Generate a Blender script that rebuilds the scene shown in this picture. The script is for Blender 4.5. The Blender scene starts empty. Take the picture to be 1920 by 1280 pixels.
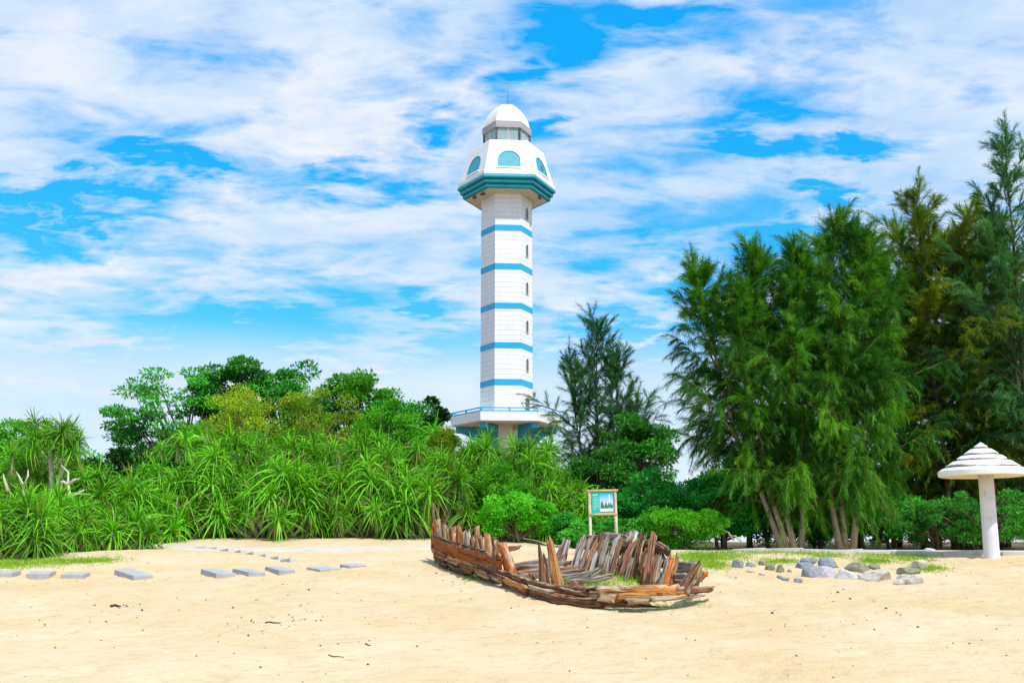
import bpy, math, random
import numpy as np
from mathutils import Vector, Matrix

SC = bpy.context.scene
COL = SC.collection
R = math.radians
rng = np.random.default_rng(11)
random.seed(11)

# ------------------------------------------------------------------ camera
F = 1920.0                      # focal length in photo pixels (36 mm lens)
PITCH = math.atan(0.2)
CP, SP = math.cos(PITCH), math.sin(PITCH)
EYE = 1.6
cam = bpy.data.cameras.new('camera')
cam.lens = 36.0; cam.sensor_width = 36.0
cam.clip_start = 0.1; cam.clip_end = 9000
cam_o = bpy.data.objects.new('camera', cam); COL.objects.link(cam_o)
cam_o.location = (0, 0, EYE)
cam_o.rotation_euler = (math.pi / 2 + PITCH, 0, 0)
SC.camera = cam_o

# ------------------------------------------------------------------ sun, sky, exposure
TO_SUN = Vector((0.34, -0.46, 0.82)).normalized()
SUN_EL = math.asin(TO_SUN.z)
SUN_ROT = math.atan2(TO_SUN.x, TO_SUN.y)
sl = bpy.data.lights.new('sun', 'SUN'); sl.energy = 3.3; sl.angle = R(1.2); sl.color = (1.0, 0.95, 0.87)
so = bpy.data.objects.new('sun', sl); COL.objects.link(so)
so.rotation_euler = TO_SUN.to_track_quat('Z', 'Y').to_euler()
SC.view_settings.view_transform = 'Standard'
SC.view_settings.look = 'None'
SC.view_settings.exposure = 0.5
SC.view_settings.gamma = 1.0
SC.view_settings.use_curve_mapping = False


def ray(px, py):
    u = (px - 960) / F; v = (640 - py) / F
    return Vector((u, CP - v * SP, SP + v * CP))


def at(px, py, D):
    """world point seen at photo pixel (px, py) at ground distance D"""
    d = ray(px, py)
    return Vector((0, 0, EYE)) + d * (D / d.y)


class NT:
    """small helper for node trees"""
    def __init__(s, tree):
        s.t = tree; s.n = tree.nodes; s.l = tree.links

    def new(s, typ, **kw):
        n = s.n.new(typ)
        for k, v in kw.items():
            setattr(n, k, v)
        return n

    def put(s, sock, v):
        if hasattr(v, 'links') or isinstance(v, bpy.types.NodeSocket):
            s.l.new(v, sock)
        else:
            sock.default_value = v

    def math(s, op, a, b=0.0, c=0.0, clamp=False):
        n = s.new('ShaderNodeMath', operation=op, use_clamp=clamp)
        s.put(n.inputs[0], a); s.put(n.inputs[1], b); s.put(n.inputs[2], c)
        return n.outputs[0]

    def vec(s, op, a, b=(0, 0, 0)):
        n = s.new('ShaderNodeVectorMath', operation=op)
        s.put(n.inputs[0], a); s.put(n.inputs[1], b)
        return n.outputs['Value'] if op in ('LENGTH', 'DOT_PRODUCT') else n.outputs[0]

    def noise(s, vec, scale, detail=4, rough=0.55, dist=0.0, col=False):
        n = s.new('ShaderNodeTexNoise')
        if vec is not None:
            s.l.new(vec, n.inputs['Vector'])
        n.inputs['Scale'].default_value = scale; n.inputs['Detail'].default_value = detail
        n.inputs['Roughness'].default_value = rough; n.inputs['Distortion'].default_value = dist
        return n.outputs['Color'] if col else n.outputs['Fac']

    def rng(s, v, a, b, c=0.0, d=1.0, smooth=False):
        n = s.new('ShaderNodeMapRange')
        if smooth:
            n.interpolation_type = 'SMOOTHSTEP'
        s.put(n.inputs[0], v)
        for i, q in enumerate((a, b, c, d)):
            n.inputs[1 + i].default_value = q
        return n.outputs[0]

    def mix(s, f, a, b, blend='MIX'):
        n = s.new('ShaderNodeMix', data_type='RGBA', blend_type=blend)
        s.put(n.inputs[0], f)
        s.put(n.inputs[6], a if not isinstance(a, tuple) else (*a, 1) if len(a) == 3 else a)
        s.put(n.inputs[7], b if not isinstance(b, tuple) else (*b, 1) if len(b) == 3 else b)
        return n.outputs[2]

    def map(s, vec, scale=(1, 1, 1), rot=(0, 0, 0), loc=(0, 0, 0)):
        n = s.new('ShaderNodeMapping')
        s.l.new(vec, n.inputs[0])
        n.inputs[1].default_value = loc; n.inputs[2].default_value = rot; n.inputs[3].default_value = scale
        return n.outputs[0]


def make_world():
    w = bpy.data.worlds.new('World'); SC.world = w; w.use_nodes = True
    w.cycles.sampling_method = 'MANUAL'; w.cycles.sample_map_resolution = 512
    t = NT(w.node_tree); t.n.clear()
    out = t.new('ShaderNodeOutputWorld'); bg = t.new('ShaderNodeBackground')
    sky = t.new('ShaderNodeTexSky'); sky.sky_type = 'NISHITA'; sky.sun_disc = False
    sky.sun_elevation = SUN_EL; sky.sun_rotation = SUN_ROT
    sky.altitude = 0; sky.air_density = 1.0; sky.dust_density = 0.3; sky.ozone_density = 2.5
    hs = t.new('ShaderNodeHueSaturation')
    hs.inputs['Hue'].default_value = 0.5; hs.inputs['Saturation'].default_value = 1.5; hs.inputs['Value'].default_value = 2.0
    t.l.new(sky.outputs[0], hs.inputs['Color'])
    blue = t.mix(0.55, hs.outputs[0], (0.12, 3.5, 7.2))
    tc = t.new('ShaderNodeTexCoord')
    d = tc.outputs['Generated']
    sp = t.new('ShaderNodeSeparateXYZ'); t.l.new(d, sp.inputs[0])
    # cloud sheet: directions projected on a plane overhead
    zz = t.math('ADD', t.math('MAXIMUM', sp.outputs[2], 0.0), 0.16)
    cb = t.new('ShaderNodeCombineXYZ')
    t.l.new(t.math('DIVIDE', sp.outputs[0], zz), cb.inputs[0]); t.l.new(t.math('DIVIDE', sp.outputs[1], zz), cb.inputs[1])
    plane = cb.outputs[0]
    # azimuth / elevation in degrees, warped by noise so that gaps have torn edges
    az = t.math('MULTIPLY', t.math('ARCTAN2', sp.outputs[0], sp.outputs[1]), 57.2958)
    el = t.math('MULTIPLY', t.math('ARCSINE', sp.outputs[2]), 57.2958)
    ae = t.new('ShaderNodeCombineXYZ'); t.l.new(az, ae.inputs[0]); t.l.new(el, ae.inputs[1])
    streak = t.map(plane, scale=(1.0, 1.9, 1.0), rot=(0, 0, R(-32)))
    nA = t.new('ShaderNodeTexNoise'); t.l.new(plane, nA.inputs['Vector'])
    for k_, v_ in (('Scale', 1.9), ('Detail', 5), ('Roughness', .6), ('Distortion', .25)): nA.inputs[k_].default_value = v_
    nB = t.new('ShaderNodeTexNoise'); t.l.new(streak, nB.inputs['Vector'])
    for k_, v_ in (('Scale', 4.5), ('Detail', 6), ('Roughness', .62), ('Distortion', .3)): nB.inputs[k_].default_value = v_
    w1 = t.vec('MULTIPLY', t.vec('SUBTRACT', nA.outputs['Color'], (0.5, 0.5, 0.5)), (16.0, 9.0, 0))
    w2 = t.vec('MULTIPLY', t.vec('SUBTRACT', nB.outputs['Color'], (0.5, 0.5, 0.5)), (10.0, 6.0, 0))
    aew = t.vec('ADD', t.vec('ADD', ae.outputs[0], w1), w2)
    gaps = [(650, 318, 150, 26), (440, 598, 250, 42), (120, 392, 120, 30), (210, 345, 150, 26), (60, 420, 80, 36), (330, 290, 110, 20),
            (1085, 62, 110, 55), (1250, 30, 170, 40), (830, 205, 60, 30), (1028, 235, 36, 42), (1420, 262, 150, 24),
            (1660, 232, 90, 24), (1555, 352, 80, 22), (1490, 462, 150, 36), (1290, 515, 110, 34), (1170, 600, 150, 26),
            (790, 585, 90, 30), (1240, 690, 90, 24), (980, 120, 60, 40), (760, 350, 90, 22)]
    acc = None
    for (x, y, rx, ry) in gaps:
        dv = ray(x, y).normalized()
        a0 = math.degrees(math.atan2(dv.x, dv.y)); e0 = math.degrees(math.asin(dv.z))
        k = 57.2958 / F
        q = t.vec('MULTIPLY', t.vec('SUBTRACT', aew, (a0, e0, 0)), (1 / (rx * k), 1 / (ry * k), 0))
        g = t.rng(t.vec('LENGTH', q), 0.0, 2.1, 1.0, 0.0, True)
        acc = g if acc is None else t.math('MAXIMUM', acc, g)
    # the same broken cover everywhere else
    sA = t.new('ShaderNodeSeparateColor'); t.l.new(nA.outputs['Color'], sA.inputs[0])
    sB = t.new('ShaderNodeSeparateColor'); t.l.new(nB.outputs['Color'], sB.inputs[0])
    gen = t.rng(t.math('ADD', t.math('MULTIPLY', nA.outputs['Fac'], 0.55), t.math('MULTIPLY', nB.outputs['Fac'], 0.45)), 0.40, 0.54, 0.6, 0.0, True)
    gap = t.math('MAXIMUM', acc, gen, clamp=True)
    fine = t.rng(sB.outputs[2], 0.3, 0.7, 0.2, -0.16)
    thin = t.rng(sA.outputs[2], 0.36, 0.62, 0.34, 0.0, True)
    cover = t.math('SUBTRACT', 1.0, t.math('ADD', t.math('ADD', gap, thin), fine), clamp=True)
    low = t.rng(el, 8.5, 12.5, 0.86, 0.0, True)
    cover = t.math('MAXIMUM', cover, low)
    tone = sA.outputs[1]
    cloud = t.mix(t.rng(tone, 0.38, 0.62), (4.8, 5.8, 7.0, 1), (6.3, 6.5, 7.0, 1))
    cloud = t.mix(t.rng(el, 2.0, 14.0, 0.8, 0.0, True), cloud, (5.5, 6.2, 6.9, 1))
    colr = t.mix(cover, blue, cloud)
    t.l.new(colr, bg.inputs[0]); bg.inputs[1].default_value = 0.1
    t.l.new(bg.outputs[0], out.inputs[0])


make_world()

# ------------------------------------------------------------------ mesh helpers


def mesh_np(name, V, quads=None, tris=None, col=None, uv=None, smooth=False):
    V = np.asarray(V, dtype=np.float32).reshape(-1, 3)
    me = bpy.data.meshes.new(name)
    nq = 0 if quads is None else len(quads); ntr = 0 if tris is None else len(tris)
    loops = []
    if nq: loops.append(np.asarray(quads, np.int32).ravel())
    if ntr: loops.append(np.asarray(tris, np.int32).ravel())
    lv = np.concatenate(loops)
    tot = np.concatenate([np.full(nq, 4, np.int32), np.full(ntr, 3, np.int32)])
    st = np.concatenate([[0], np.cumsum(tot)[:-1]]).astype(np.int32)
    me.vertices.add(len(V)); me.vertices.foreach_set('co', V.ravel())
    me.loops.add(len(lv)); me.loops.foreach_set('vertex_index', lv)
    me.polygons.add(len(tot)); me.polygons.foreach_set('loop_start', st)
    try:
        me.polygons.foreach_set('loop_total', tot)
    except Exception:
        pass
    if smooth:
        me.polygons.foreach_set('use_smooth', np.ones(len(tot), bool))
    me.update(calc_edges=True)
    if col is not None:
        a = me.attributes.new('tint', 'FLOAT_COLOR', 'POINT')
        c = np.ones((len(V), 4), np.float32); c[:, :3] = np.asarray(col).reshape(-1, 3)
        a.data.foreach_set('color', c.ravel())
    if uv is not None:
        ul = me.uv_layers.new(name='UVMap')
        ul.data.foreach_set('uv', np.asarray(uv, np.float32)[lv].ravel())
    me.validate()
    return me


class Geo:
    """collects vertices and polygons (any size) for one mesh"""
    def __init__(s):
        s.v = []; s.f = []; s.uv = {}

    def add(s, vs, fs):
        b = len(s.v)
        s.v += [tuple(v) for v in vs]
        s.f += [[b + i for i in f] for f in fs]
        return b

    def box(s, c, sz, rot=None):
        vs = []
        for dx in (-.5, .5):
            for dy in (-.5, .5):
                for dz in (-.5, .5):
                    p = Vector((dx * sz[0], dy * sz[1], dz * sz[2]))
                    if rot is not None: p = rot @ p
                    vs.append(Vector(c) + p)
        s.add(vs, [(0, 1, 3, 2), (4, 6, 7, 5), (0, 4, 5, 1), (2, 3, 7, 6), (0, 2, 6, 4), (1, 5, 7, 3)])

    def tube(s, pts, rad, n=6, cap=True):
        pts = [Vector(p) for p in pts]
        if not hasattr(rad, '__len__'): rad = [rad] * len(pts)
        rings = []
        up = Vector((0, 0, 1))
        for i, p in enumerate(pts):
            d = (pts[min(i + 1, len(pts) - 1)] - pts[max(i - 1, 0)]).normalized()
            a = d.cross(up if abs(d.z) < .95 else Vector((1, 0, 0))).normalized(); b = d.cross(a)
            rings.append([p + (a * math.cos(2 * math.pi * k / n) + b * math.sin(2 * math.pi * k / n)) * rad[i] for k in range(n)])
        b0 = len(s.v)
        for r_ in rings: s.v += [tuple(q) for q in r_]
        for i in range(len(pts) - 1):
            for k in range(n):
                k2 = (k + 1) % n
                s.f.append([b0 + i * n + k, b0 + (i + 1) * n + k, b0 + (i + 1) * n + k2, b0 + i * n + k2])
        if cap:
            s.f.append([b0 + k for k in range(n)])
            s.f.append([b0 + (len(pts) - 1) * n + k for k in reversed(range(n))])

    def rings(s, rings, close_bottom=True, close_top=True):
        """loft of closed rings (same count)"""
        n = len(rings[0]); b0 = len(s.v)
        for r_ in rings: s.v += [tuple(q) for q in r_]
        for i in range(len(rings) - 1):
            for k in range(n):
                k2 = (k + 1) % n
                s.f.append([b0 + i * n + k, b0 + i * n + k2, b0 + (i + 1) * n + k2, b0 + (i + 1) * n + k])
        if close_bottom: s.f.append([b0 + k for k in reversed(range(n))])
        if close_top: s.f.append([b0 + (len(rings) - 1) * n + k for k in range(n)])

    def mesh(s, name, smooth=False):
        me = bpy.data.meshes.new(name)
        me.from_pydata(s.v, [], s.f); me.update()
        if smooth:
            me.polygons.foreach_set('use_smooth', np.ones(len(me.polygons), bool))
        return me


def obj(name, me, mat=None, parent=None, loc=None, rot=None, **props):
    o = bpy.data.objects.new(name, me); COL.objects.link(o)
    if mat is not None and me is not None and len(me.materials) == 0: me.materials.append(mat)
    if parent is not None: o.parent = parent
    if loc is not None: o.location = loc
    if rot is not None: o.rotation_euler = rot
    for k, v in props.items(): o[k] = v
    return o


def thing(name, label, category, loc=(0, 0, 0), rot=None, group=None):
    o = obj(name, None, None, None, loc, rot, label=label, category=category)
    if group: o['group'] = group
    return o


def bevel(o, w=0.01, seg=2):
    m = o.modifiers.new('bevel', 'BEVEL'); m.width = w; m.segments = seg; m.limit_method = 'ANGLE'; m.angle_limit = R(35)
    return o

# ------------------------------------------------------------------ materials


def base_mat(name):
    m = bpy.data.materials.new(name); m.use_nodes = True
    t = NT(m.node_tree); b = t.n['Principled BSDF']
    return m, t, b


def plain(name, col, rough=0.6, var=0.12, scale=6.0, bump=0.1, bscale=40.0, metal=0.0, dirt=None, dscale=2.0, dirt_lo=0.58):
    m, t, b = base_mat(name)
    co = t.new('ShaderNodeTexCoord').outputs['Object']
    n = t.noise(co, scale, 6, 0.6)
    lo = tuple(c * (1 - var) for c in col); hi = tuple(min(1, c * (1 + var)) for c in col)
    c = t.mix(t.rng(n, 0.3, 0.7), lo, hi)
    if dirt:
        c = t.mix(t.rng(t.noise(co, dscale, 8, 0.7, 0.4), dirt_lo, dirt_lo + 0.14), c, dirt)
    t.l.new(c, b.inputs['Base Color'])
    b.inputs['Roughness'].default_value = rough; b.inputs['Metallic'].default_value = metal
    if bump:
        bn = t.new('ShaderNodeBump'); bn.inputs['Strength'].default_value = bump; bn.inputs['Distance'].default_value = 0.01
        t.l.new(t.noise(co, bscale, 5, 0.6), bn.inputs['Height']); t.l.new(bn.outputs[0], b.inputs['Normal'])
    return m


def foliage(name, col, col2, trans=0.35, rough=0.5, spec=0.16):
    """leaf: colour varies by the tint attribute (leaf to leaf) ; some light passes through"""
    m, t, b = base_mat(name)
    at_ = t.new('ShaderNodeAttribute', attribute_name='tint')
    oi = t.new('ShaderNodeObjectInfo')
    sp = t.new('ShaderNodeSeparateColor'); t.l.new(at_.outputs['Color'], sp.inputs[0])
    c = t.mix(sp.outputs[0], col, col2)
    c = t.mix(t.math('MULTIPLY', sp.outputs[1], 1.0), c, (0.33, 0.27, 0.06))
    k = t.rng(oi.outputs['Random'], 0, 1, 0.6, 1.3)
    mx = t.new('ShaderNodeVectorMath', operation='SCALE'); t.l.new(c, mx.inputs[0]); t.l.new(k, mx.inputs['Scale'])
    c = mx.outputs[0]
    t.l.new(c, b.inputs['Base Color'])
    b.inputs['Roughness'].default_value = rough
    b.inputs['Specular IOR Level'].default_value = spec
    tr = t.new('ShaderNodeBsdfTranslucent')
    tm = t.mix(1.0, c, (1.0, 1.25, 0.5), 'MULTIPLY')
    t.l.new(tm, tr.inputs[0])
    ms = t.new('ShaderNodeMixShader'); ms.inputs[0].default_value = trans
    t.l.new(b.outputs[0], ms.inputs[1]); t.l.new(tr.outputs[0], ms.inputs[2])
    t.l.new(ms.outputs[0], t.n['Material Output'].inputs[0])
    return m


M = {}
M['pandanus'] = foliage('pandanus_leaf', (0.016, 0.15, 0.004), (0.22, 0.64, 0.02), 0.24, 0.45, 0.18)
M['casu'] = foliage('casuarina_needles', (0.018, 0.115, 0.012), (0.145, 0.40, 0.018), 0.3, 0.5)
M['casu_olive'] = foliage('casuarina_needles_olive', (0.06, 0.17, 0.01), (0.36, 0.45, 0.015), 0.3, 0.5)
M['casu_grey'] = foliage('casuarina_needles_grey', (0.035, 0.16, 0.055), (0.15, 0.38, 0.11), 0.3, 0.5)
M['broad'] = foliage('broad_leaf', (0.022, 0.20, 0.02), (0.11, 0.50, 0.05), 0.3, 0.4)
M['bright'] = foliage('bright_leaf', (0.05, 0.28, 0.01), (0.16, 0.58, 0.025), 0.35, 0.4)
M['emerald'] = foliage('emerald_leaf', (0.016, 0.27, 0.03), (0.06, 0.56, 0.07), 0.35, 0.4)
M['yellow'] = foliage('yellow_leaf', (0.11, 0.32, 0.012), (0.42, 0.48, 0.03), 0.35, 0.45)
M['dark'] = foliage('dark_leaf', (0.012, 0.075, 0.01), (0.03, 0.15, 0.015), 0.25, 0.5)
M['grass'] = foliage('grass_blade', (0.14, 0.34, 0.02), (0.40, 0.58, 0.05), 0.35, 0.5)
M['bark'] = plain('bark', (0.2, 0.14, 0.09), 0.9, 0.35, 9.0, 0.8, 22.0)
M['bark_pale'] = plain('pale_bark', (0.38, 0.3, 0.22), 0.9, 0.3, 7.0, 0.7, 25.0, dirt=(0.16, 0.1, 0.06), dscale=5.0)
M['bark_dark'] = plain('dark_bark', (0.06, 0.045, 0.035), 0.95, 0.3, 9.0, 0.7, 22.0)
M['deadwood'] = plain('dead_branch', (0.5, 0.45, 0.38), 0.85, 0.2, 8.0, 0.4, 30.0)

# ------------------------------------------------------------------ numpy noise and terrain


def _hash(ix, iy, seed):
    h = (ix.astype(np.int64) * 374761393 + iy.astype(np.int64) * 668265263 + seed * 982451653) & 0x7fffffff
    h = ((h ^ (h >> 13)) * 1274126177) & 0x7fffffff
    return ((h ^ (h >> 16)) & 0xffff) / 65535.0


def vnoise(x, y, seed=0):
    x = np.asarray(x, float); y = np.asarray(y, float)
    ix = np.floor(x); iy = np.floor(y); fx = x - ix; fy = y - iy
    fx = fx * fx * (3 - 2 * fx); fy = fy * fy * (3 - 2 * fy)
    a = _hash(ix, iy, seed); b = _hash(ix + 1, iy, seed); c = _hash(ix, iy + 1, seed); d = _hash(ix + 1, iy + 1, seed)
    return (a * (1 - fx) + b * fx) * (1 - fy) + (c * (1 - fx) + d * fx) * fy - 0.5


def sstep(a, b, x):
    t = np.clip((np.asarray(x, float) - a) / (b - a), 0, 1)
    return t * t * (3 - 2 * t)


def ground(x, y, fine=False):
    x = np.asarray(x, float); y = np.asarray(y, float)
    L = 0.25 + 0.085 * (y - 10)
    L = np.maximum(L, -1.2)
    k = 9.0
    top = 1.5
    p = -np.log(np.exp(-k * np.minimum(L, 5)) + np.exp(-k * top)) / k
    # sand bank in front of the thicket, rising under the plants
    bank = sstep(25.5, 30.5, y) * 0.36 * sstep(-13, -8, x) * (1 - sstep(0.0, 2.5, x))
    rise = sstep(30, 60, y) * 0.35
    berm = 0.10 * np.exp(-((x + 8.6) / 2.2) ** 2 - ((y - 24.3) / 1.6) ** 2)
    p = p + bank + rise + berm
    p = p + 0.06 * vnoise(x / 3.1, y / 3.1, 3) + 0.03 * vnoise(x / 1.1, y / 1.1, 5)
    if fine:
        near = 1 - sstep(24, 34, y)
        # trampled sand: soft overlapping dents
        n = vnoise(x / 0.36 + 3 * vnoise(x / 2.2, y / 2.2, 21), y / 0.5, 7)
        dent = -np.clip(0.5 - np.abs(n + 0.28) * 6, 0, 0.5)
        p = p + near * (0.085 * dent + 0.026 * vnoise(x / 0.3, y / 0.3, 9) + 0.010 * vnoise(x / 0.13, y / 0.13, 10))
    return p


def g1(x, y):
    return float(ground(np.array([x]), np.array([y]))[0])


def on_ground(px, py):
    """where the sight line of a photo pixel meets the ground"""
    d = ray(px, py); d = d / d.y
    Y = np.linspace(5, 40, 3501)
    z = EYE + d.z * Y
    g = ground(d.x * Y, Y)
    hit = np.nonzero(z <= g)[0]
    i = hit[0] if len(hit) else int(np.argmin(z - g))
    return Vector((d.x * Y[i], Y[i], float(g[i])))


def graded(lo, a, b, hi, step, grow=1.25):
    mid = list(np.arange(a, b + 1e-6, step))
    s = step; v = a; left = []
    while v > lo:
        s *= grow; v -= s; left.append(max(v, lo))
    s = step; v = b; right = []
    while v < hi:
        s *= grow; v += s; right.append(min(v, hi))
    return np.array(left[::-1] + mid + right)


def build_ground():
    xs = graded(-4000, -13.5, 13.5, 4000, 0.085)
    ys = graded(-300, 9.5, 27.5, 6000, 0.085)
    X, Y = np.meshgrid(xs, ys)
    Z = ground(X, Y, True)
    far = sstep(200, 900, np.hypot(X, Y))
    Z = Z * (1 - far) + far * 1.45
    V = np.stack([X, Y, Z], -1).reshape(-1, 3)
    ny, nx = X.shape
    i = np.arange(ny - 1)[:, None] * nx + np.arange(nx - 1)[None, :]
    q = np.stack([i, i + 1, i + nx + 1, i + nx], -1).reshape(-1, 4)
    me = mesh_np('ground', V, q, smooth=True)
    m, t, b = base_mat('beach_sand')
    co = t.new('ShaderNodeTexCoord').outputs['Object']
    sp = t.new('ShaderNodeSeparateXYZ'); t.l.new(co, sp.inputs[0])
    n1 = t.noise(co, 0.55, 6, 0.6, 0.3); n2 = t.noise(t.map(co, scale=(1.0, 2.4, 1)), 3.2, 7, 0.65, 0.3); n3 = t.noise(co, 160, 3, 0.6)
    c = t.mix(t.rng(n1, 0.35, 0.65), (0.61, 0.465, 0.255), (0.675, 0.55, 0.36))
    c = t.mix(t.math('MULTIPLY', t.rng(n2, 0.52, 0.72), 0.5), c, (0.48, 0.30, 0.14))
    c = t.mix(t.math('MULTIPLY', t.rng(n3, 0.5, 0.75), 0.35), c, (0.42, 0.32, 0.2))
    # leaf litter and soil under the trees, beyond the sand
    edge = t.math('ADD', sp.outputs[1], t.math('MULTIPLY', t.math('SUBTRACT', t.noise(co, 0.8, 6, 0.65), 0.5), 3.5))
    rightside = t.rng(sp.outputs[0], 1.0, 6.0, 0.0, -1.3)
    soil = t.rng(t.math('ADD', edge, t.math('MULTIPLY', rightside, -0.2)), 29.0, 31.0, 0, 1, True)
    lit = t.mix(t.rng(t.noise(co, 9, 6, 0.7), 0.35, 0.65), (0.09, 0.06, 0.03), (0.2, 0.14, 0.07))
    c = t.mix(soil, c, lit)
    t.l.new(c, b.inputs['Base Color']); b.inputs['Roughness'].default_value = 0.95; b.inputs['Specular IOR Level'].default_value = 0.15
    bn = t.new('ShaderNodeBump'); bn.inputs['Strength'].default_value = 0.85; bn.inputs['Distance'].default_value = 0.05
    h = t.math('ADD', t.noise(co, 7, 6, 0.65), t.math('MULTIPLY', t.noise(co, 45, 4, 0.6), 0.35))
    t.l.new(h, bn.inputs['Height']); t.l.new(bn.outputs[0], b.inputs['Normal'])
    obj('ground', me, m, kind='structure')


build_ground()

# footpath behind the beach: thin sheet following the ground
def build_path():
    cl = [(-10.3, 27.0), (-6, 26.6), (0, 26.9), (4, 27.6), (8, 27.9), (12, 27.2), (18, 26.3)]
    pts = []
    for i in range(len(cl) - 1):
        for k in range(14):
            f = k / 14
            pts.append((cl[i][0] * (1 - f) + cl[i + 1][0] * f, cl[i][1] * (1 - f) + cl[i + 1][1] * f))
    V = []; q = []
    for i, (x, y) in enumerate(pts):
        for j in range(5):
            yy = y - 0.8 + 0.4 * j
            V.append((x, yy, g1(x, yy) + (0.02 if 0 < j < 4 else -0.03)))
    for i in range(len(pts) - 1):
        for j in range(4):
            a = i * 5 + j
            q.append((a, a + 5, a + 6, a + 1))
    m = plain('path_concrete', (0.52, 0.49, 0.44), 0.9, 0.12, 2.0, 0.3, 30, dirt=(0.62, 0.47, 0.27), dscale=1.2, dirt_lo=0.45)
    obj('path', mesh_np('path', V, q, smooth=True), m, kind='structure')


build_path()

# ------------------------------------------------------------------ lighthouse
def build_lighthouse():
    D = 87.0
    cx = at(950, 500, D).x
    ROT = 3.8
    white = plain('white_cladding', (0.8, 0.8, 0.82), 0.5, 0.03, 0.6, 0, dirt=(.66, .63, .56), dscale=.7, dirt_lo=.6)
    # cladding courses: fine joint lines every 0.19 m, faint streaks of wear
    t = NT(white.node_tree); b = t.n['Principled BSDF']
    co = t.new('ShaderNodeTexCoord').outputs['Object']
    sp = t.new('ShaderNodeSeparateXYZ'); t.l.new(co, sp.inputs[0])
    ph = t.math('FRACT', t.math('DIVIDE', sp.outputs[2], 0.42))
    joint = t.rng(t.math('ABSOLUTE', t.math('SUBTRACT', ph, 0.5)), 0.43, 0.475, 0, 1)
    src = b.inputs['Base Color'].links[0].from_socket
    st = t.noise(t.map(co, scale=(1.2, 1.2, 0.06)), 2.0, 6, 0.65)
    c = t.mix(t.math('MULTIPLY', t.rng(st, 0.52, 0.75), 0.35), src, (0.62, 0.6, 0.56))
    row = t.new('ShaderNodeTexWhiteNoise', noise_dimensions='1D'); t.l.new(t.math('FLOOR', t.math('ADD', t.math('DIVIDE', sp.outputs[2], 0.42), 0.0)), row.inputs['W'])
    c = t.mix(t.math('MULTIPLY', row.outputs[0], 0.12), c, (0.66, 0.66, 0.7))
    c = t.mix(t.math('MULTIPLY', joint, 0.38), c, (0.4, 0.42, 0.47))
    t.l.new(c, b.inputs['Base Color'])
    bn = t.new('ShaderNodeBump'); bn.inputs['Strength'].default_value = 0.6; bn.inputs['Distance'].default_value = 0.02; bn.invert = True
    t.l.new(joint, bn.inputs['Height']); t.l.new(bn.outputs[0], b.inputs['Normal'])
    blue = plain('blue_paint', (0.0, 0.39, 0.68), 0.45, 0.06, 2.0, 0.03, dirt=(0.02, 0.36, 0.7), dscale=1.5)
    teal = plain('teal_paint', (0.012, 0.34, 0.44), 0.5, 0.12, 1.5, 0.05, dirt=(0.06, 0.32, 0.38), dscale=1.0, dirt_lo=0.55)
    tealw = plain('teal_shutter', (0.015, 0.30, 0.42), 0.4, 0.12, 2.0, 0.05, dirt=(0.45, 0.62, 0.68), dscale=4.0, dirt_lo=0.64)
    cream = plain('cream_soffit', (0.8, 0.74, 0.6), 0.8, 0.08, 1.2, 0.1, dirt=(0.42, 0.36, 0.26), dscale=0.8, dirt_lo=0.6)
    trim = plain('white_trim', (0.8, 0.79, 0.78), 0.6, 0.04, 1.5, 0.05, dirt=(0.6, 0.57, 0.5), dscale=1.0, dirt_lo=0.62)
    grey = plain('grey_fascia', (0.36, 0.34, 0.36), 0.6, 0.1, 1.5, 0.05, dirt=(0.5, 0.49, 0.5), dscale=1.5)
    dome_m = plain('dome_white', (0.8, 0.79, 0.78), 0.6, 0.04, 0.8, 0.05, dirt=(0.52, 0.5, 0.46), dscale=1.0, dirt_lo=0.6)
    dark = plain('dark_metal', (0.06, 0.07, 0.07), 0.5, 0.2, 6, 0.0)
    steel = plain('pale_steel', (0.55, 0.58, 0.6), 0.45, 0.1, 5, 0.0, 0, 0.2)
    glass, tg, bg_ = base_mat('window_glass')
    bg_.inputs['Base Color'].default_value = (0.05, 0.09, 0.1, 1); bg_.inputs['Roughness'].default_value = 0.06; bg_.inputs['Specular IOR Level'].default_value = 0.7
    lens_glass, tl, bl = base_mat('lantern_glass')
    bl.inputs['Base Color'].default_value = (0.55, 0.72, 0.74, 1); bl.inputs['Roughness'].default_value = 0.04
    bl.inputs['Transmission Weight'].default_value = 0.55; bl.inputs['IOR'].default_value = 1.05
    root = thing('lighthouse', 'tall white hexagonal lighthouse with blue bands, balcony and domed lantern', 'lighthouse', (cx, D, 1.5))
    z0 = 1.5

    def Z(y, near=0.0):
        return at(950, y, D - near).z - z0

    def hexa(r, z, rot=ROT):
        return [Vector((r * math.sin(R(a + rot)), -r * math.cos(R(a + rot)), z)) for a in (30, 90, 150, 210, 270, 330)]

    def prism(name, prof, mat, parent=root, bottom=True, top=True, bev=0.0):
        g = Geo(); g.rings([hexa(r, z) for r, z in prof], bottom, top)
        o = obj(name, g.mesh(name), mat, parent)
        if bev: bevel(o, bev)
        return o
    RS = 2.25; nr = RS * .89
    zb_floor = Z(790, 4.2)          # balcony underside
    zb_top = Z(770.5, 4.2)          # top of parapet
    z_sof = Z(352.5, 3.3)
    base = prism('base', [(RS, -0.8), (RS, zb_floor + 0.02)], cream)
    prism('shaft', [(RS, zb_floor + 0.02), (RS, z_sof + .05)], white)
    for y0, y1 in ((421, 432), (493.3, 504.5), (567, 578), (641, 652), (710, 721.5)):
        prism('band', [(RS + .025, Z(y1, nr)), (RS + .025, Z(y0, nr))], blue)
    # head: soffit, three teal mouldings, tapering hexagon with trim
    zm0, zm1 = z_sof, Z(325.5, 4.29 * .89)
    sof = prism('soffit', [(3.62, z_sof - 0.02), (3.66, z_sof + .16)], cream)
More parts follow.
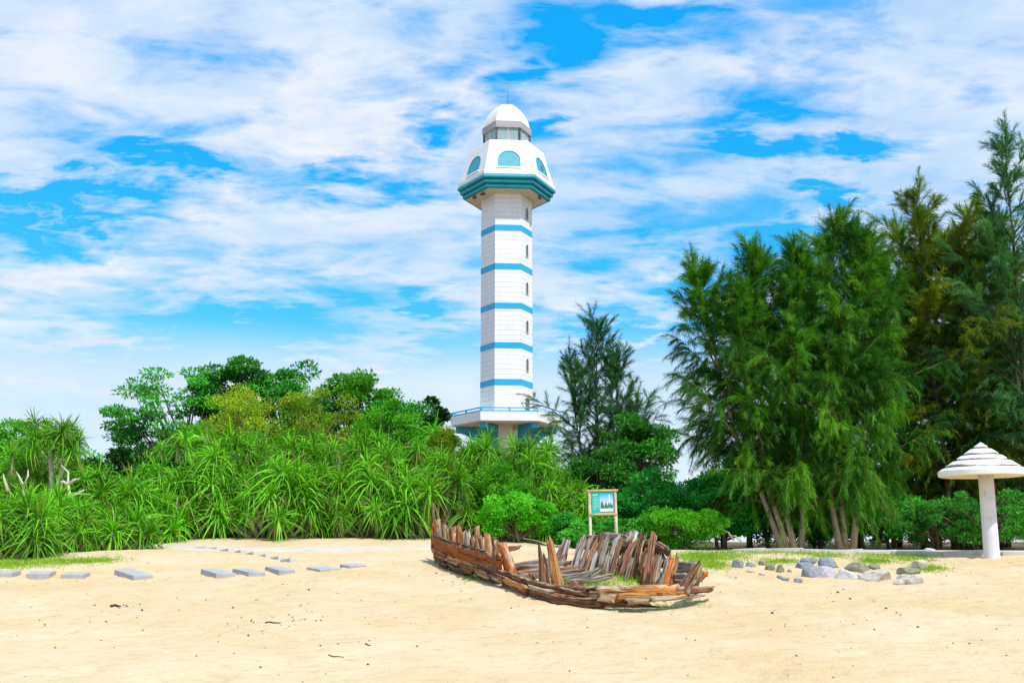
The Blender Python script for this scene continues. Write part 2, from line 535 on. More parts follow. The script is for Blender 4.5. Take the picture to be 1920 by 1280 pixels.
    n = 3; hgt = (zm1 - zm0) / n
    for i in range(n):
        rb = 3.78 + i * 0.23; prof = []
        for k in range(7):
            a = -90 + 30 * k
            prof.append((rb + 0.17 * math.cos(R(a)), zm0 + hgt * (i + .5) + hgt * .5 * math.sin(R(a))))
        prism('moulding', prof, teal)
    zh1 = Z(261.8, 3.3 * .89)
    prism('head_trim', [(4.29, zm1 + .005), (4.33, zm1 + .03), (4.31, zm1 + .32), (4.22, zm1 + .36)], trim)
    RB, RT = 4.22, 3.30
    zh0 = zm1 + .36
    prism('head', [(RB, zh0), (RT, zh1), (RT - .12, zh1 + .03), (RT - .12, zh1 - .3)], white, bev=.03)
    # arched shuttered windows on each face of the head (lying in the sloping faces)

    def face_frame(k, rb, zb, rt, zt):
        a0 = hexa(rb, zb); a1 = hexa(rt, zt)
        bl_, br_ = a0[k], a0[(k + 1) % 6]; tl_, tr_ = a1[k], a1[(k + 1) % 6]
        mid0 = (bl_ + br_) / 2; mid1 = (tl_ + tr_) / 2
        ux = (br_ - bl_).normalized(); uy = (mid1 - mid0).normalized(); un = ux.cross(uy)
        if un.dot(Vector((mid0.x, mid0.y, 0))) < 0: ux = -ux; un = ux.cross(uy)
        return mid0, ux, uy, un, (mid1 - mid0).length

    def arch(w, h, n=12):
        pts = [(-w / 2, 0), (w / 2, 0)]
        for i in range(n + 1):
            a = math.pi * i / n
            pts.append((w / 2 * math.cos(a), h - w / 2 + w / 2 * math.sin(a)))
        return pts

    def arch_prism(name, w, h, o, ux, uy, un, d0, d1, mat, parent):
        pts = arch(w, h); g = Geo()
        lo = [o + ux * x + uy * y + un * d0 for x, y in pts]; hi = [o + ux * x + uy * y + un * d1 for x, y in pts]
        g.rings([lo, hi]); return obj(name, g.mesh(name), mat, parent)

    def arch_frame(name, w, h, t_, o, ux, uy, un, d0, d1, mat, parent):
        a = arch(w, h); b_ = arch(w + 2 * t_, h + t_); b_ = [(x, y - (t_ if i < 2 else 0)) for i, (x, y) in enumerate(b_)]
        g = Geo(); L = lambda p, d: o + ux * p[0] + uy * p[1] + un * d
        r4 = [[L(p, d0) for p in a], [L(p, d1) for p in a], [L(p, d1) for p in b_], [L(p, d0) for p in b_]]
        n_ = len(a); b0 = len(g.v)
        for r_ in r4: g.v += [tuple(q) for q in r_]
        for i in range(4):
            for k in range(n_):
                k2 = (k + 1) % n_; i2 = (i + 1) % 4
                g.f.append([b0 + i * n_ + k, b0 + i * n_ + k2, b0 + i2 * n_ + k2, b0 + i2 * n_ + k])
        return obj(name, g.mesh(name), mat, parent)
    for k in range(6):
        o, ux, uy, un, ln = face_frame(k, RB, zh0, RT, zh1)
        oo = o + uy * (ln * 0.13)
        w = arch_prism('window', 1.86, 1.58, oo, ux, uy, un, -.05, .012, tealw, root)
        arch_frame('window_frame', 1.86, 1.58, .05, oo, ux, uy, un, -.02, .05, teal, w)
        g = Geo(); mrot = Matrix((ux, uy, un)).transposed()
        g.box(oo + uy * -.12 + un * .03, (2.1, .12, .1), mrot); obj('window_sill', g.mesh('window_sill'), trim, w)
        if k == 0:      # broken opening in the right-hand shutter, its unlit inside painted as a dark block
            g = Geo(); g.box(oo + uy * .62 + ux * .1 + un * .03, (.16, .52, .06), mrot); obj('hole_dark', g.mesh('hole_dark'), dark, w)
    # lantern
    zf0, zf1 = Z(238, 2.22 * .89), Z(225.6, 2.22 * .89)
    zl0 = zh1 - .25
    prism('lantern_floor', [(RT - .13, zl0 - .02), (RT - .13, zl0 + .05)], cream)
    RL = 2.04
    hx0 = hexa(RL, zl0); hx1 = hexa(RL, zf0)
    for k in range(6):
        a, b2 = hx0[k], hx0[(k + 1) % 6]; a1, b1 = hx1[k], hx1[(k + 1) % 6]
        for j in range(2):
            g = Geo(); f0, f1 = j / 2 + .015, (j + 1) / 2 - .015
            q = [a.lerp(b2, f0), a.lerp(b2, f1), a1.lerp(b1, f1), a1.lerp(b1, f0)]
            inn = [p * 1 for p in q]
            nrm = (q[1] - q[0]).cross(q[3] - q[0]).normalized() * .02
            g.rings([q, [p - nrm for p in q]]); obj('lantern_pane', g.mesh('lantern_pane'), lens_glass, root)
        for f, wd in ((0, .16), (.5, .07)):
            g = Geo(); p0 = a.lerp(b2, f); p1 = a1.lerp(b1, f)
            dirn = (b2 - a).normalized(); rot = Matrix((dirn, Vector((-dirn.y, dirn.x, 0)), Vector((0, 0, 1)))).transposed()
            g.box((p0 + p1) / 2, (wd, .1 if f else .16, (p1 - p0).length), rot); obj('mullion', g.mesh('mullion'), steel if f else dark, root)
    # lens inside the lantern
    g = Geo(); g.tube([(0, 0, zl0), (0, 0, zl0 + .8), (0, 0, zl0 + .85), (0, 0, zf0 - .15)], [.16, .16, .42, .42], 12)
    obj('lamp', g.mesh('lamp'), steel, root)
    g = Geo(); p = Vector((.85, -1.15, zl0 + .12)); g.tube([p, p + Vector((0, 0, .5))], [.12, .1], 8); g.tube([p + Vector((0, 0, .5)), p + Vector((0, 0, .75))], [.2, .16], 8)
    obj('signal_lamp', g.mesh('signal_lamp'), trim, root)
    prism('lantern_fascia', [(2.12, zf0 - .02), (2.22, zf0), (2.22, zf1), (2.1, zf1 + .02)], grey, bev=.02)
    zd = Z(198.7)
    prof = []
    hD = zd - zf1
    for k in range(9):
        a = R(8 + 72 * k / 8)
        prof.append((2.12 * math.cos(R(8)) * math.cos(a) / math.cos(R(8)), zf1 - .02 + hD * (math.sin(a) - math.sin(R(8))) / (math.sin(R(80)) - math.sin(R(8)))))
    dm = prism('dome', prof, dome_m)
    zt = zd
    g = Geo(); g.tube([(.1, 0, zt - .05), (.1, 0, zt + .12)], [.1, .08], 8); g.tube([(.1, 0, zt + .1), (.1, 0, Z(172))], [.055, .035], 6)
    obj('mast', g.mesh('mast'), plain('mast_blue', (.05, .2, .35), .5, .1, 4, 0), root)
    # floodlights hung under the soffit
    for a, rr in ((66, 3.2), (-64, 3.15), (-42, 3.1)):
        g = Geo(); c = Vector((rr * math.sin(R(a)), -rr * math.cos(R(a)), z_sof - .12))
        rot = Matrix.Rotation(R(a), 3, 'Z'); g.box(c + Vector((0, 0, .05)), (.08, .08, .16), rot); g.box(c - Vector((0, 0, .08)), (.42, .22, .16), rot)
        obj('floodlight', g.mesh('floodlight'), dark, root)
    # narrow arched windows up the right-hand face, door at the balcony
    hk = hexa(RS, 0); a, b2 = hk[0], hk[1]
    mid = (a + b2) / 2; ux = (b2 - a).normalized(); un = Vector((mid.x, mid.y, 0)).normalized(); uz = Vector((0, 0, 1))
    nn = RS * .38
    for yt, yb in ((391, 411.5), (459.5, 481), (530, 551.5), (601.5, 623.5), (673, 696)):
        zz0, zz1 = Z(yb, nn), Z(yt, nn)
        oo = mid + uz * zz0
        w = arch_prism('window', .42, zz1 - zz0, oo, ux, uz, un, -.05, .008, glass, root)
        arch_frame('window_frame', .42, zz1 - zz0, .06, oo, ux, uz, un, -.04, .06, plain('window_surround', (.6, .57, .45), .7, .1, 3, .05) if yt < 400 else bpy.data.materials['window_surround'], w)
    oo = mid + uz * (zb_floor + .25)
    dr = arch_prism('door', .8, Z(746.5, nn) - zb_floor - .25, oo, ux, uz, un, -.05, .01, glass, root)
    arch_frame('door_frame', .8, Z(746.5, nn) - zb_floor - .25, .1, oo, ux, uz, un, -.04, .06, bpy.data.materials['window_surround'], dr)
    # balcony
    RBAL = 4.74
    bal = prism('balcony', [(RBAL - .25, zb_floor), (RBAL, zb_floor + .1), (RBAL, zb_top), (RBAL - .16, zb_top), (RBAL - .16, zb_floor + .3), (RS + .03, zb_floor + .3)], trim, top=False, bottom=False)
    und = prism('balcony_underside', [(RS - .1, zb_floor + .004), (RBAL - .25, zb_floor + .004)], cream, bottom=False, top=False)  # warm bounce light on the underside is put into the cream colour
    zr = Z(762.3, 4.2)
    hb = hexa(RBAL - .08, 0)
    faded = plain('faded_blue_paint', (.28, .52, .66), .5, .15, 3, .05, dirt=(.6, .7, .74), dscale=3, dirt_lo=.5)
    for k in range(6):
        a, b2 = hb[k], hb[(k + 1) % 6]
        mt = faded if k == 0 else blue
        dirn = (b2 - a).normalized(); rot = Matrix((dirn, Vector((-dirn.y, dirn.x, 0)), Vector((0, 0, 1)))).transposed(); ln = (b2 - a).length
        for zc, hh in ((zr - .05, .1), (zb_top + .06, .11)):
            g = Geo(); g.box((a + b2) / 2 + uz * zc, (ln - .1, .09, hh), rot); obj('rail', g.mesh('rail'), mt, root)
        for f, wd in ((0, .2), (.5, .12)):
            g = Geo(); g.box(a.lerp(b2, f) + uz * ((zr + zb_top) / 2), (wd, .13, zr - zb_top - .02), rot); obj('rail_post', g.mesh('rail_post'), mt, root)
    # dark handrail of the stair landing, standing aslant above the right rail
    g = Geo()
    pA = hb[5].lerp(hb[0], .70) + uz * (zr + .36); pB = hb[0].lerp(hb[1], 1.04) + uz * (zr + .16)
    cA = hb[0] + uz * (zr + .22)
    g.tube([pA, cA + Vector((.0, -.02, 0)), pB], .05, 6)
    for f in (.0, .25, .8):
        p = pA.lerp(cA, f); g.tube([p, hb[5].lerp(hb[0], .80 + .18 * f) + uz * (zb_top + .05)], .035, 5)
    for f in (.3, .6, .9):
        p = cA.lerp(pB, f); g.tube([p, Vector((p.x, p.y, zb_top))], .03, 5)
    obj('handrail', g.mesh('handrail'), plain('weathered_rail', (.16, .2, .18), .7, .3, 4, .1), root)
    # curved teal brackets at the six corners
    for k in range(6):
        d = hexa(1, 0)[k]; s_ = Vector((-d.y, d.x, 0)); g = Geo(); prof = [(RS - .1, -2.6)]
        for i in range(9):
            f = i / 8; prof.append((RS + .05 + (RBAL - .55 - RS) * (1 - math.cos(f * math.pi / 2)), -2.6 + 2.1 * math.sin(f * math.pi / 2)))
        prof += [(RBAL - .42, -.4), (RBAL - .42, 0.0), (RS - .1, 0.0)]
        lo = [d * r_ + s_ * -.3 + uz * (zb_floor + .0 + z_) for r_, z_ in prof]; hi = [d * r_ + s_ * .3 + uz * (zb_floor + z_) for r_, z_ in prof]
        g.rings([lo, hi]); obj('bracket', g.mesh('bracket'), teal, root)
    f_ = (hk[5] + hk[0]) / 2; g = Geo(); p = Vector((f_.x, f_.y, 0)) * 1.0 + ux * 0 + uz * (zb_floor - .3) + Vector((.55, 0, 0))
    g.tube([p, p + Vector((0, -.1, 0)), p + Vector((0, -.18, 0))], [.16, .16, .1], 10)
    obj('wall_lamp', g.mesh('wall_lamp'), plain('lamp_brass', (.5, .42, .2), .5, .2, 5, 0), base)
    return root


build_lighthouse()

# ------------------------------------------------------------------ wooden wreck
def wood_mat(name, cols, grain=1.0):
    """weathered timber, grain along the u direction of the piece's own UV"""
    m, t, b = base_mat(name)
    uv = t.new('ShaderNodeTexCoord').outputs['UV']
    oi = t.new('ShaderNodeObjectInfo')
    off = t.new('ShaderNodeCombineXYZ'); t.l.new(t.math('MULTIPLY', oi.outputs['Random'], 37.0), off.inputs[0]); t.l.new(t.math('MULTIPLY', oi.outputs['Random'], 91.0), off.inputs[1])
    p = t.vec('ADD', uv, off.outputs[0])
    fib = t.noise(t.map(p, scale=(2.2, 30, 1)), 1.0, 6, 0.65, 0.6)
    patch = t.noise(t.map(p, scale=(2.0, 5.0, 1)), 1.0, 5, 0.6, 0.5)
    crack = t.noise(t.map(p, scale=(1.1, 42, 1)), 1.0, 4, 0.6, 0.8)
    c = t.mix(t.rng(patch, 0.40, 0.60), cols[0], cols[1])
    c = t.mix(t.rng(fib, 0.45, 0.7), c, cols[2])
    c = t.mix(t.rng(crack, 0.56, 0.64), c, (0.028, 0.014, 0.008))
    ea = t.new('ShaderNodeAttribute', attribute_name='tint'); es = t.new('ShaderNodeSeparateColor'); t.l.new(ea.outputs['Color'], es.inputs[0])
    bl = t.math('MULTIPLY', t.rng(es.outputs[0], .45, .95), t.rng(t.noise(t.map(p, scale=(5, 9, 1)), 1.0, 4, .6, .4), .42, .56))
    c = t.mix(t.math('MULTIPLY', bl, .65), c, (.58, .50, .38))
    k = t.rng(oi.outputs['Random'], 0, 1, 0.75, 1.2)
    sc_ = t.new('ShaderNodeVectorMath', operation='SCALE'); t.l.new(c, sc_.inputs[0]); t.l.new(k, sc_.inputs['Scale'])
    t.l.new(sc_.outputs[0], b.inputs['Base Color']); b.inputs['Roughness'].default_value = 0.85; b.inputs['Specular IOR Level'].default_value = 0.2
    bn = t.new('ShaderNodeBump'); bn.inputs['Strength'].default_value = 0.9; bn.inputs['Distance'].default_value = 0.012
    t.l.new(t.math('SUBTRACT', fib, t.math('MULTIPLY', t.rng(crack, 0.52, 0.64), 0.8)), bn.inputs['Height']); t.l.new(bn.outputs[0], b.inputs['Normal'])
    return m


W_GREY = wood_mat('bleached_timber', ((0.27, 0.25, 0.23), (0.13, 0.06, 0.03), (0.42, 0.40, 0.38)))
W_MIX = wood_mat('weathered_timber', ((0.26, 0.11, 0.05), (0.17, 0.045, 0.012), (0.32, 0.22, 0.15)))
W_RUST = wood_mat('rust_stained_timber', ((0.50, 0.115, 0.012), (0.34, 0.075, 0.012), (0.46, 0.15, 0.025)))
W_DARK = wood_mat('dark_timber', ((0.17, 0.06, 0.02), (0.06, 0.026, 0.014), (0.30, 0.19, 0.10)))
W_OCHRE = wood_mat('ochre_timber', ((0.56, 0.21, 0.03), (0.36, 0.11, 0.02), (0.62, 0.42, 0.2)))
W_PALE = wood_mat('split_pale_timber', ((0.44, 0.36, 0.22), (0.24, 0.11, 0.04), (0.56, 0.50, 0.38)))


def timber(pts, wid, thick, side, seed, taper=1.0, rag=0.25, rag0=0.0):
    """sawn timber swept along pts: wid across `side`, thick across the other way; ragged broken ends; UV u along"""
    r_ = random.Random(seed)
    P = [Vector(p) for p in pts]
    # resample
    seg = [0.0]
    for i in range(1, len(P)): seg.append(seg[-1] + (P[i] - P[i - 1]).length)
    L = seg[-1]; n = max(5, int(L / 0.11))
    Q = []
    for k in range(n + 1):
        s = L * k / n; i = 1
        while i < len(seg) - 1 and seg[i] < s: i += 1
        f = (s - seg[i - 1]) / max(1e-6, seg[i] - seg[i - 1]); Q.append(P[i - 1].lerp(P[i], f))
    prof = [(-.5, -.5), (-.17, -.5), (.17, -.5), (.5, -.5), (.5, 0), (.5, .5), (.17, .5), (-.17, .5), (-.5, .5), (-.5, 0)]
    endoff = [r_.uniform(-1, 0.15) for _ in prof]; endoff0 = [r_.uniform(-.15, 1) for _ in prof]
    for i, j in ((7, 1), (6, 2), (8, 0), (5, 3)): endoff[i] = endoff[j] + r_.uniform(-.1, .1); endoff0[i] = endoff0[j]
    nq = len(prof); V = []; UV = []
    ph = [r_.uniform(0, 6.3) for _ in range(nq)]
    for k, q in enumerate(Q):
        f = k / n
        d = (Q[min(k + 1, n)] - Q[max(k - 1, 0)]).normalized()
        sd = (Vector(side) - d * Vector(side).dot(d)).normalized(); th = d.cross(sd)
        sc = 1 + (taper - 1) * f
        per = 0
        for j, (a, b) in enumerate(prof):
            jit = 1 + .14 * math.sin(ph[j] + k * 1.3) + r_.uniform(-.16, .16)
            p = q + sd * (a * wid * sc * jit) + th * (b * thick * (0.6 + .4 * sc) * jit)
            if k == n: p = p + d * endoff[j] * rag
            elif k == n - 1: p = p + d * endoff[j] * rag * .35
            if k == 0: p = p + d * endoff0[j] * rag0
            V.append(p); UV.append((L * f, j * .045 + (0 if j < 4 else .3)))
    q4 = []
    for k in range(n):
        for j in range(nq):
            j2 = (j + 1) % nq
            q4.append((k * nq + j, k * nq + j2, (k + 1) * nq + j2, (k + 1) * nq + j))
    tr = []
    for base, flip in ((0, True), (n * nq, False)):
        c = sum((V[base + j] for j in range(nq)), Vector()) / nq
        ci = len(V); V.append(c); UV.append((0, 0))
        for j in range(nq):
            j2 = (j + 1) % nq
            tr.append((base + j2, base + j, ci) if flip else (base + j, base + j2, ci))
    ec = [(1, 0, 0) if j in (3, 4, 5) else (.75, 0, 0) if j in (0, 8, 9) else (0, 0, 0) for j in range(nq)] * (n + 1) + [(.6, 0, 0)] * 2
    return mesh_np('timber', [tuple(v) for v in V], q4, tr, uv=UV, col=ec)


WRECK_BOW = Vector((-1.72, 22.75, 0)); WRECK_END = Vector((3.08, 15.85, 0))
WU = (WRECK_END - WRECK_BOW).normalized(); WL = (WRECK_END - WRECK_BOW).length
WN = Vector((WU.y, -WU.x, 0))            # towards the near (left) side
if WN.dot(Vector((-1, -1, 0))) < 0: WN = -WN


def wreck_beam(f):
    return float(np.interp(f, [0, .12, .29, .55, .75, .88, .96, 1], [0, .40, .86, 1.46, 1.81, 1.80, 1.55, .9]))


def hull(f, t, side, h=0.9, lift=0.0):
    """point of the hull shell: f along from the bow, t from keel (0) to top edge (1); side +1 near, -1 far"""
    b = wreck_beam(f)
    o = b * (0.10 + 0.90 * (1 - (1 - min(t, 1.3)) ** 2 if t < 1 else 1.0))
    if t > 1: o += (t - 1) * 0.25
    z = h * (t ** 2.1)
    p = WRECK_BOW + WU * (WL * f) + WN * (side * o)
    return Vector((p.x, p.y, g1(p.x, p.y) + z + lift))


def build_wreck():
    root = thing('shipwreck', 'rotting wooden boat wreck with broken ribs and rust stained planks on the sand', 'shipwreck', (0, 0, 0))
    cnt = [0]

    def part(name, pts, w, th, side, mat, taper=1.0, rag=.2, rag0=0.0):
        cnt[0] += 1
        o = obj(name, timber(pts, w, th, side, 100 + cnt[0], taper, rag, rag0), mat, root)
        return o
    Zv = Vector((0, 0, 1))
    rr = random.Random(5)

    def P(px, py, D): return at(px, py, D)
    # ---- near side, bow half: lower strakes curving out of the sand, wide rust plank, row of rib stubs
    def strake(fs, z0s, side, w, th, mat, out=0.0, rag=.25, rag0=.1, name='plank', beam=1.0):
        pts = []
        n = 14
        for i in range(n + 1):
            f = fs[0] + (fs[1] - fs[0]) * i / n
            z = np.interp(i / n, np.linspace(0, 1, len(z0s)), z0s)
            p = WRECK_BOW + WU * (WL * f) + WN * (side * (wreck_beam(f) * beam + out))
            pts.append(Vector((p.x, p.y, g1(p.x, p.y) + z)))
        return part(name, pts, w, th, Zv, mat, 1.0, rag, rag0)
    # strakes of the near side (heights above the sand)
    strake((.03, .55), (.03, .02, .02, .03), 1, .13, .05, W_PALE, -.02, rag=.3)
    strake((.03, .86), (.12, .11, .11, .12), 1, .13, .05, W_DARK, .02, rag=.4)
    strake((.03, .62), (.23, .20, .19, .17), 1, .10, .06, W_PALE, .05)
    strake((.04, .44), (.27, .25, .23), 1, .06, .05, W_OCHRE, .09, rag=.3)
    strake((.02, .60), (.40, .38, .37, .37), 1, .27, .045, W_RUST, .07, rag=.12)
    strake((.03, .50), (.56, .55, .54, .50), 1, .06, .06, W_DARK, .06, rag=.3)
    strake((.45, .90), (.24, .22, .20, .16), 1, .12, .06, W_DARK, .07, rag=.35)
    strake((.60, .93), (.06, .05, .04, .04), 1, .12, .07, W_MIX, .05, rag=.4, rag0=.3)
    for i in range(16):          # short sprung and broken lengths along the near side
        f0 = .06 + .05 * i + rr.uniform(-.02, .02); z_ = rr.uniform(.05, .26)
        strake((f0, f0 + rr.uniform(.07, .16)), (z_, z_ + rr.uniform(-.05, .03)), 1, rr.uniform(.05, .10), .05, rr.choice((W_PALE, W_DARK, W_OCHRE, W_MIX, W_RUST)), .08 + rr.uniform(0, .05), rag=.25, rag0=.2)
    # stem timber at the bow
    a = WRECK_BOW - WU * .02
    part('stem', [Vector((a.x - .02, a.y + .1, g1(a.x, a.y) + .56)), Vector((a.x + .15, a.y - .1, g1(a.x, a.y) + .44)), Vector((a.x + .35, a.y - .6, g1(a.x, a.y) + .30))], .16, .1, Zv, W_DARK, 1.2, .1, .2)
    part('plank', [P(836, 1027, 22.3), P(828, 1021, 22.4), P(818, 1014, 22.5)], .17, .06, Zv, W_DARK, .45, .1)
    # rib stubs standing along the bow half
    for i in range(15):
        f = .03 + .034 * i + rr.uniform(-.006, .006)
        p = WRECK_BOW + WU * (WL * f) + WN * (wreck_beam(f) - .03)
        z = g1(p.x, p.y); top = 1.0 * [.78, .82, .93, .86, .92, .8, .86, .74, .9, .82, .84, .76, .93, .8, .86][i]
        lean = WN * .08 + WU * rr.uniform(-.03, .05)
        part('rib', [Vector((p.x, p.y, z + .1)), Vector((p.x, p.y, z + .4)) + lean * .5, Vector((p.x, p.y, z + top)) + lean], .085 + rr.uniform(-.015, .03), .09, WU, [W_OCHRE, W_RUST, W_OCHRE, W_GREY, W_DARK, W_OCHRE, W_MIX][i % 7], .85, .12)
    # big rust knee where the wide plank ends, with a broken cross piece
    f = .60; p = WRECK_BOW + WU * (WL * f) + WN * (wreck_beam(f) - .02); z = g1(p.x, p.y)
    part('rib', [Vector((p.x + .1, p.y - .1, z + .12)), Vector((p.x, p.y, z + .48)), Vector((p.x - .10, p.y, z + .76))], .2, .12, WU, W_RUST, .6, .12)
    part('rib', [Vector((p.x - .17, p.y + .2, z + .2)), Vector((p.x - .2, p.y + .2, z + .84))], .08, .1, WU, W_DARK, .8, .1)
    part('cross_piece', [Vector((p.x - .1, p.y + .05, z + .60)), Vector((p.x + .26, p.y + .1, z + .66))], .11, .09, Zv, W_MIX, .5, .1)
    # ---- tall broken posts on the near side amidships
    for (x0, y0, x1, y1, D, w, m_, tp) in ((1018, 1097, 1011, 1020, 17.2, .13, W_MIX, .35), (1028, 1098, 1018, 1033, 17.3, .11, W_DARK, .5), (1048, 1106, 1028, 1003, 16.6, .19, W_OCHRE, .45),
                                           (1041, 1100, 1025, 1012, 16.75, .09, W_GREY, .4), (1083, 1102, 1062, 1090, 16.1, .17, W_DARK, .7), (1000, 1090, 993, 1078, 17.6, .14, W_DARK, .4)):
        part('rib', [P(x0, y0 + 6, D), P((x0 + x1) / 2 + 1, (y0 + y1) / 2, D + .06), P(x1, y1, D + .15)], w, .1, (1, 0, 0), m_, tp, .22)
    # ---- near side, stern half: low heavy planks over a dark gap
    def pl(name, pix, w, th, mat, taper=1.0, rag=.2, rag0=.15):
        return part(name, [P(*q) for q in pix], w, th, Zv, mat, taper, rag, rag0)
    pl('plank', [(955, 1082, 17.9), (1000, 1101, 16.9), (1050, 1113, 16.05), (1110, 1119, 15.5), (1150, 1120, 15.35)], .20, .06, W_PALE, 1.0, .4)
    pl('plank', [(985, 1107, 16.8), (1040, 1121, 15.95), (1100, 1129, 15.45), (1180, 1131, 15.3), (1225, 1130, 15.35)], .11, .06, W_DARK, 1.0, .5)
    pl('plank', [(1040, 1103, 16.1), (1090, 1106, 15.6), (1128, 1107, 15.42)], .12, .07, W_MIX, 1.0, .3)
    pl('plank', [(1122, 1112, 15.32), (1170, 1113, 15.25), (1220, 1112, 15.3), (1272, 1110, 15.5)], .20, .055, W_OCHRE, 1.0, .12, .05)
    pl('plank', [(1118, 1111, 15.29), (1140, 1112, 15.26), (1162, 1113, 15.22)], .215, .05, W_PALE, 1.0, .2, .1)
    pl('plank', [(1150, 1103, 15.5), (1210, 1101, 15.5), (1280, 1099, 15.7)], .07, .14, W_OCHRE, 1.0, .2, .2)
    pl('plank', [(1165, 1127, 15.18), (1205, 1127, 15.18), (1222, 1127, 15.2)], .085, .06, W_PALE, 1.0, .06, .15)
    pl('plank', [(1218, 1123, 15.24), (1260, 1120, 15.4), (1318, 1115, 15.9)], .075, .06, W_PALE, .6, .3, .1)
    pl('plank', [(1262, 1109, 15.5), (1300, 1106, 15.85), (1341, 1103, 16.2)], .13, .08, W_MIX, .5, .25, .1)
    pl('plank', [(1295, 1104, 15.95), (1325, 1106, 16.2), (1341, 1101, 16.45)], .10, .08, W_GREY, .6, .2, .1)
    pl('plank', [(1232, 1118, 15.3), (1275, 1114, 15.55), (1302, 1110, 15.85)], .10, .05, W_RUST, .7, .3, .2)
    # stern post leaning outward, with broken ends behind
    part('sternpost', [P(1280, 1112, 15.65), P(1297, 1085, 15.85), P(1314, 1053, 16.1)], .19, .14, (1, 0, 0), W_DARK, .45, .1)
    part('rib', [P(1300, 1098, 16.2), P(1318, 1070, 16.4)], .12, .1, (1, 0, 0), W_DARK, .6, .12)
    part('rib', [P(1305, 1086, 16.5), P(1323, 1073, 16.7)], .10, .1, Zv, W_RUST, .9, .05)
    part('rib', [P(1298, 1096, 16.2), P(1312, 1084, 16.4)], .13, .1, (1, 0, 0), W_DARK, .6, .14)
    # ---- far side: tall leaning ribs in pairs, planking behind them
    ribs = [(1076, 1068, 1100, 998, 20.2, .21, W_GREY), (1090, 1068, 1112, 1000, 20.3, .12, W_GREY), (1098, 1075, 1124, 1006, 20.0, .15, W_MIX), (1108, 1074, 1122, 1030, 19.8, .12, W_GREY),
            (1117, 1062, 1133, 998, 20.1, .12, W_MIX), (1126, 1060, 1143, 1000, 20.0, .15, W_GREY), (1136, 1079, 1160, 1003, 19.4, .17, W_GREY), (1149, 1076, 1167, 1006, 19.3, .12, W_MIX),
            (1133, 1076, 1146, 1032, 19.2, .15, W_GREY), (1168, 1078, 1190, 1012, 19.0, .19, W_MIX), (1181, 1000, 1190, 994, 19.4, .0, W_GREY), (1188, 1084, 1208, 995, 18.7, .20, W_DARK),
            (1176, 1086, 1187, 1045, 18.5, .10, W_GREY), (1214, 1096, 1226, 1000, 18.0, .19, W_MIX), (1228, 1094, 1240, 1040, 17.6, .16, W_GREY), (1222, 1097, 1233, 1036, 17.5, .12, W_MIX),
            (1247, 1096, 1264, 1036, 17.2, .20, W_RUST), (1240, 1096, 1255, 1044, 17.0, .08, W_GREY), (1259, 1092, 1273, 1036, 17.4, .12, W_OCHRE), (1205, 1090, 1212, 1062, 18.2, .12, W_RUST),
            (1200, 1080, 1214, 1030, 18.8, .12, W_DARK), (1158, 1078, 1178, 1020, 19.3, .12, W_DARK)]
    for (x0, y0, x1, y1, D, w, m_) in ribs:
        if w <= 0: continue
        w *= .66; xm = x0 + (x1 - x0) * .40; ym = y0 + (y1 - y0) * .5
        part('rib', [P(x0 - 2, y0 + 5, D - .15), P(xm, ym, D + .05), P(x1, y1, D + .3)], w, .12, (1, -.2, 0), m_, .8, .24)
    part('rib', [P(1180, 1020, 19.3), P(1190, 994, 19.6)], .2, .1, (1, -.2, 0), W_GREY, .9, .15)
    # loose grey rib standing alone beyond the bow half
    part('rib', [P(1042, 1060, 21.3), P(1052, 1045, 21.4), P(1058, 1025, 21.5), P(1064, 1012, 21.6)], .2, .13, (1, -.1, 0), W_GREY, .8, .05)
    part('rib', [P(1030, 1054, 21.2), P(1046, 1050, 21.2)], .14, .1, Zv, W_GREY, .9, .1)
    # planks fastened outside the far ribs
    far = [((1096, 1009), (1150, 1002), (1200, 1014), 20.7, .09, W_DARK), ((1118, 1003), (1160, 1006), (1206, 1016), 20.55, .13, W_GREY), ((1150, 1015), (1200, 1025), (1250, 1040), 19.9, .16, W_DARK),
           ((1105, 1030), (1160, 1032), (1215, 1045), 20.3, .17, W_MIX), ((1110, 1050), (1170, 1054), (1240, 1066), 19.9, .17, W_DARK), ((1170, 1018), (1220, 1016), (1258, 1040), 19.6, .12, W_MIX),
           ((1195, 1044), (1235, 1050), (1262, 1062), 19.1, .18, W_RUST), ((1190, 1068), (1225, 1076), (1262, 1084), 18.7, .16, W_MIX), ((1110, 1066), (1160, 1070), (1200, 1078), 19.9, .14, W_DARK),
           ((1226, 1018), (1246, 1026), (1257, 1038), 19.2, .12, W_DARK)]
    for (a, b, c, D, w, m_) in far:
        part('plank', [P(*a, D + .25), P(*b, D), P(*c, D - .8)], w, .05, Zv, m_, .9, .25, .2)
    # weathered boards by the stern, with pale edges
    part('plank', [P(1268, 1066, 17.9), P(1304, 1064, 17.3)], .22, .05, Zv, W_GREY, 1, .1, .1)
    part('plank', [P(1262, 1082, 17.3), P(1290, 1084, 16.8)], .14, .05, Zv, W_GREY, 1, .1, .1)
    part('plank', [P(1262, 1091, 17.0), P(1285, 1091, 16.7)], .08, .06, Zv, W_DARK, 1, .1, .1)
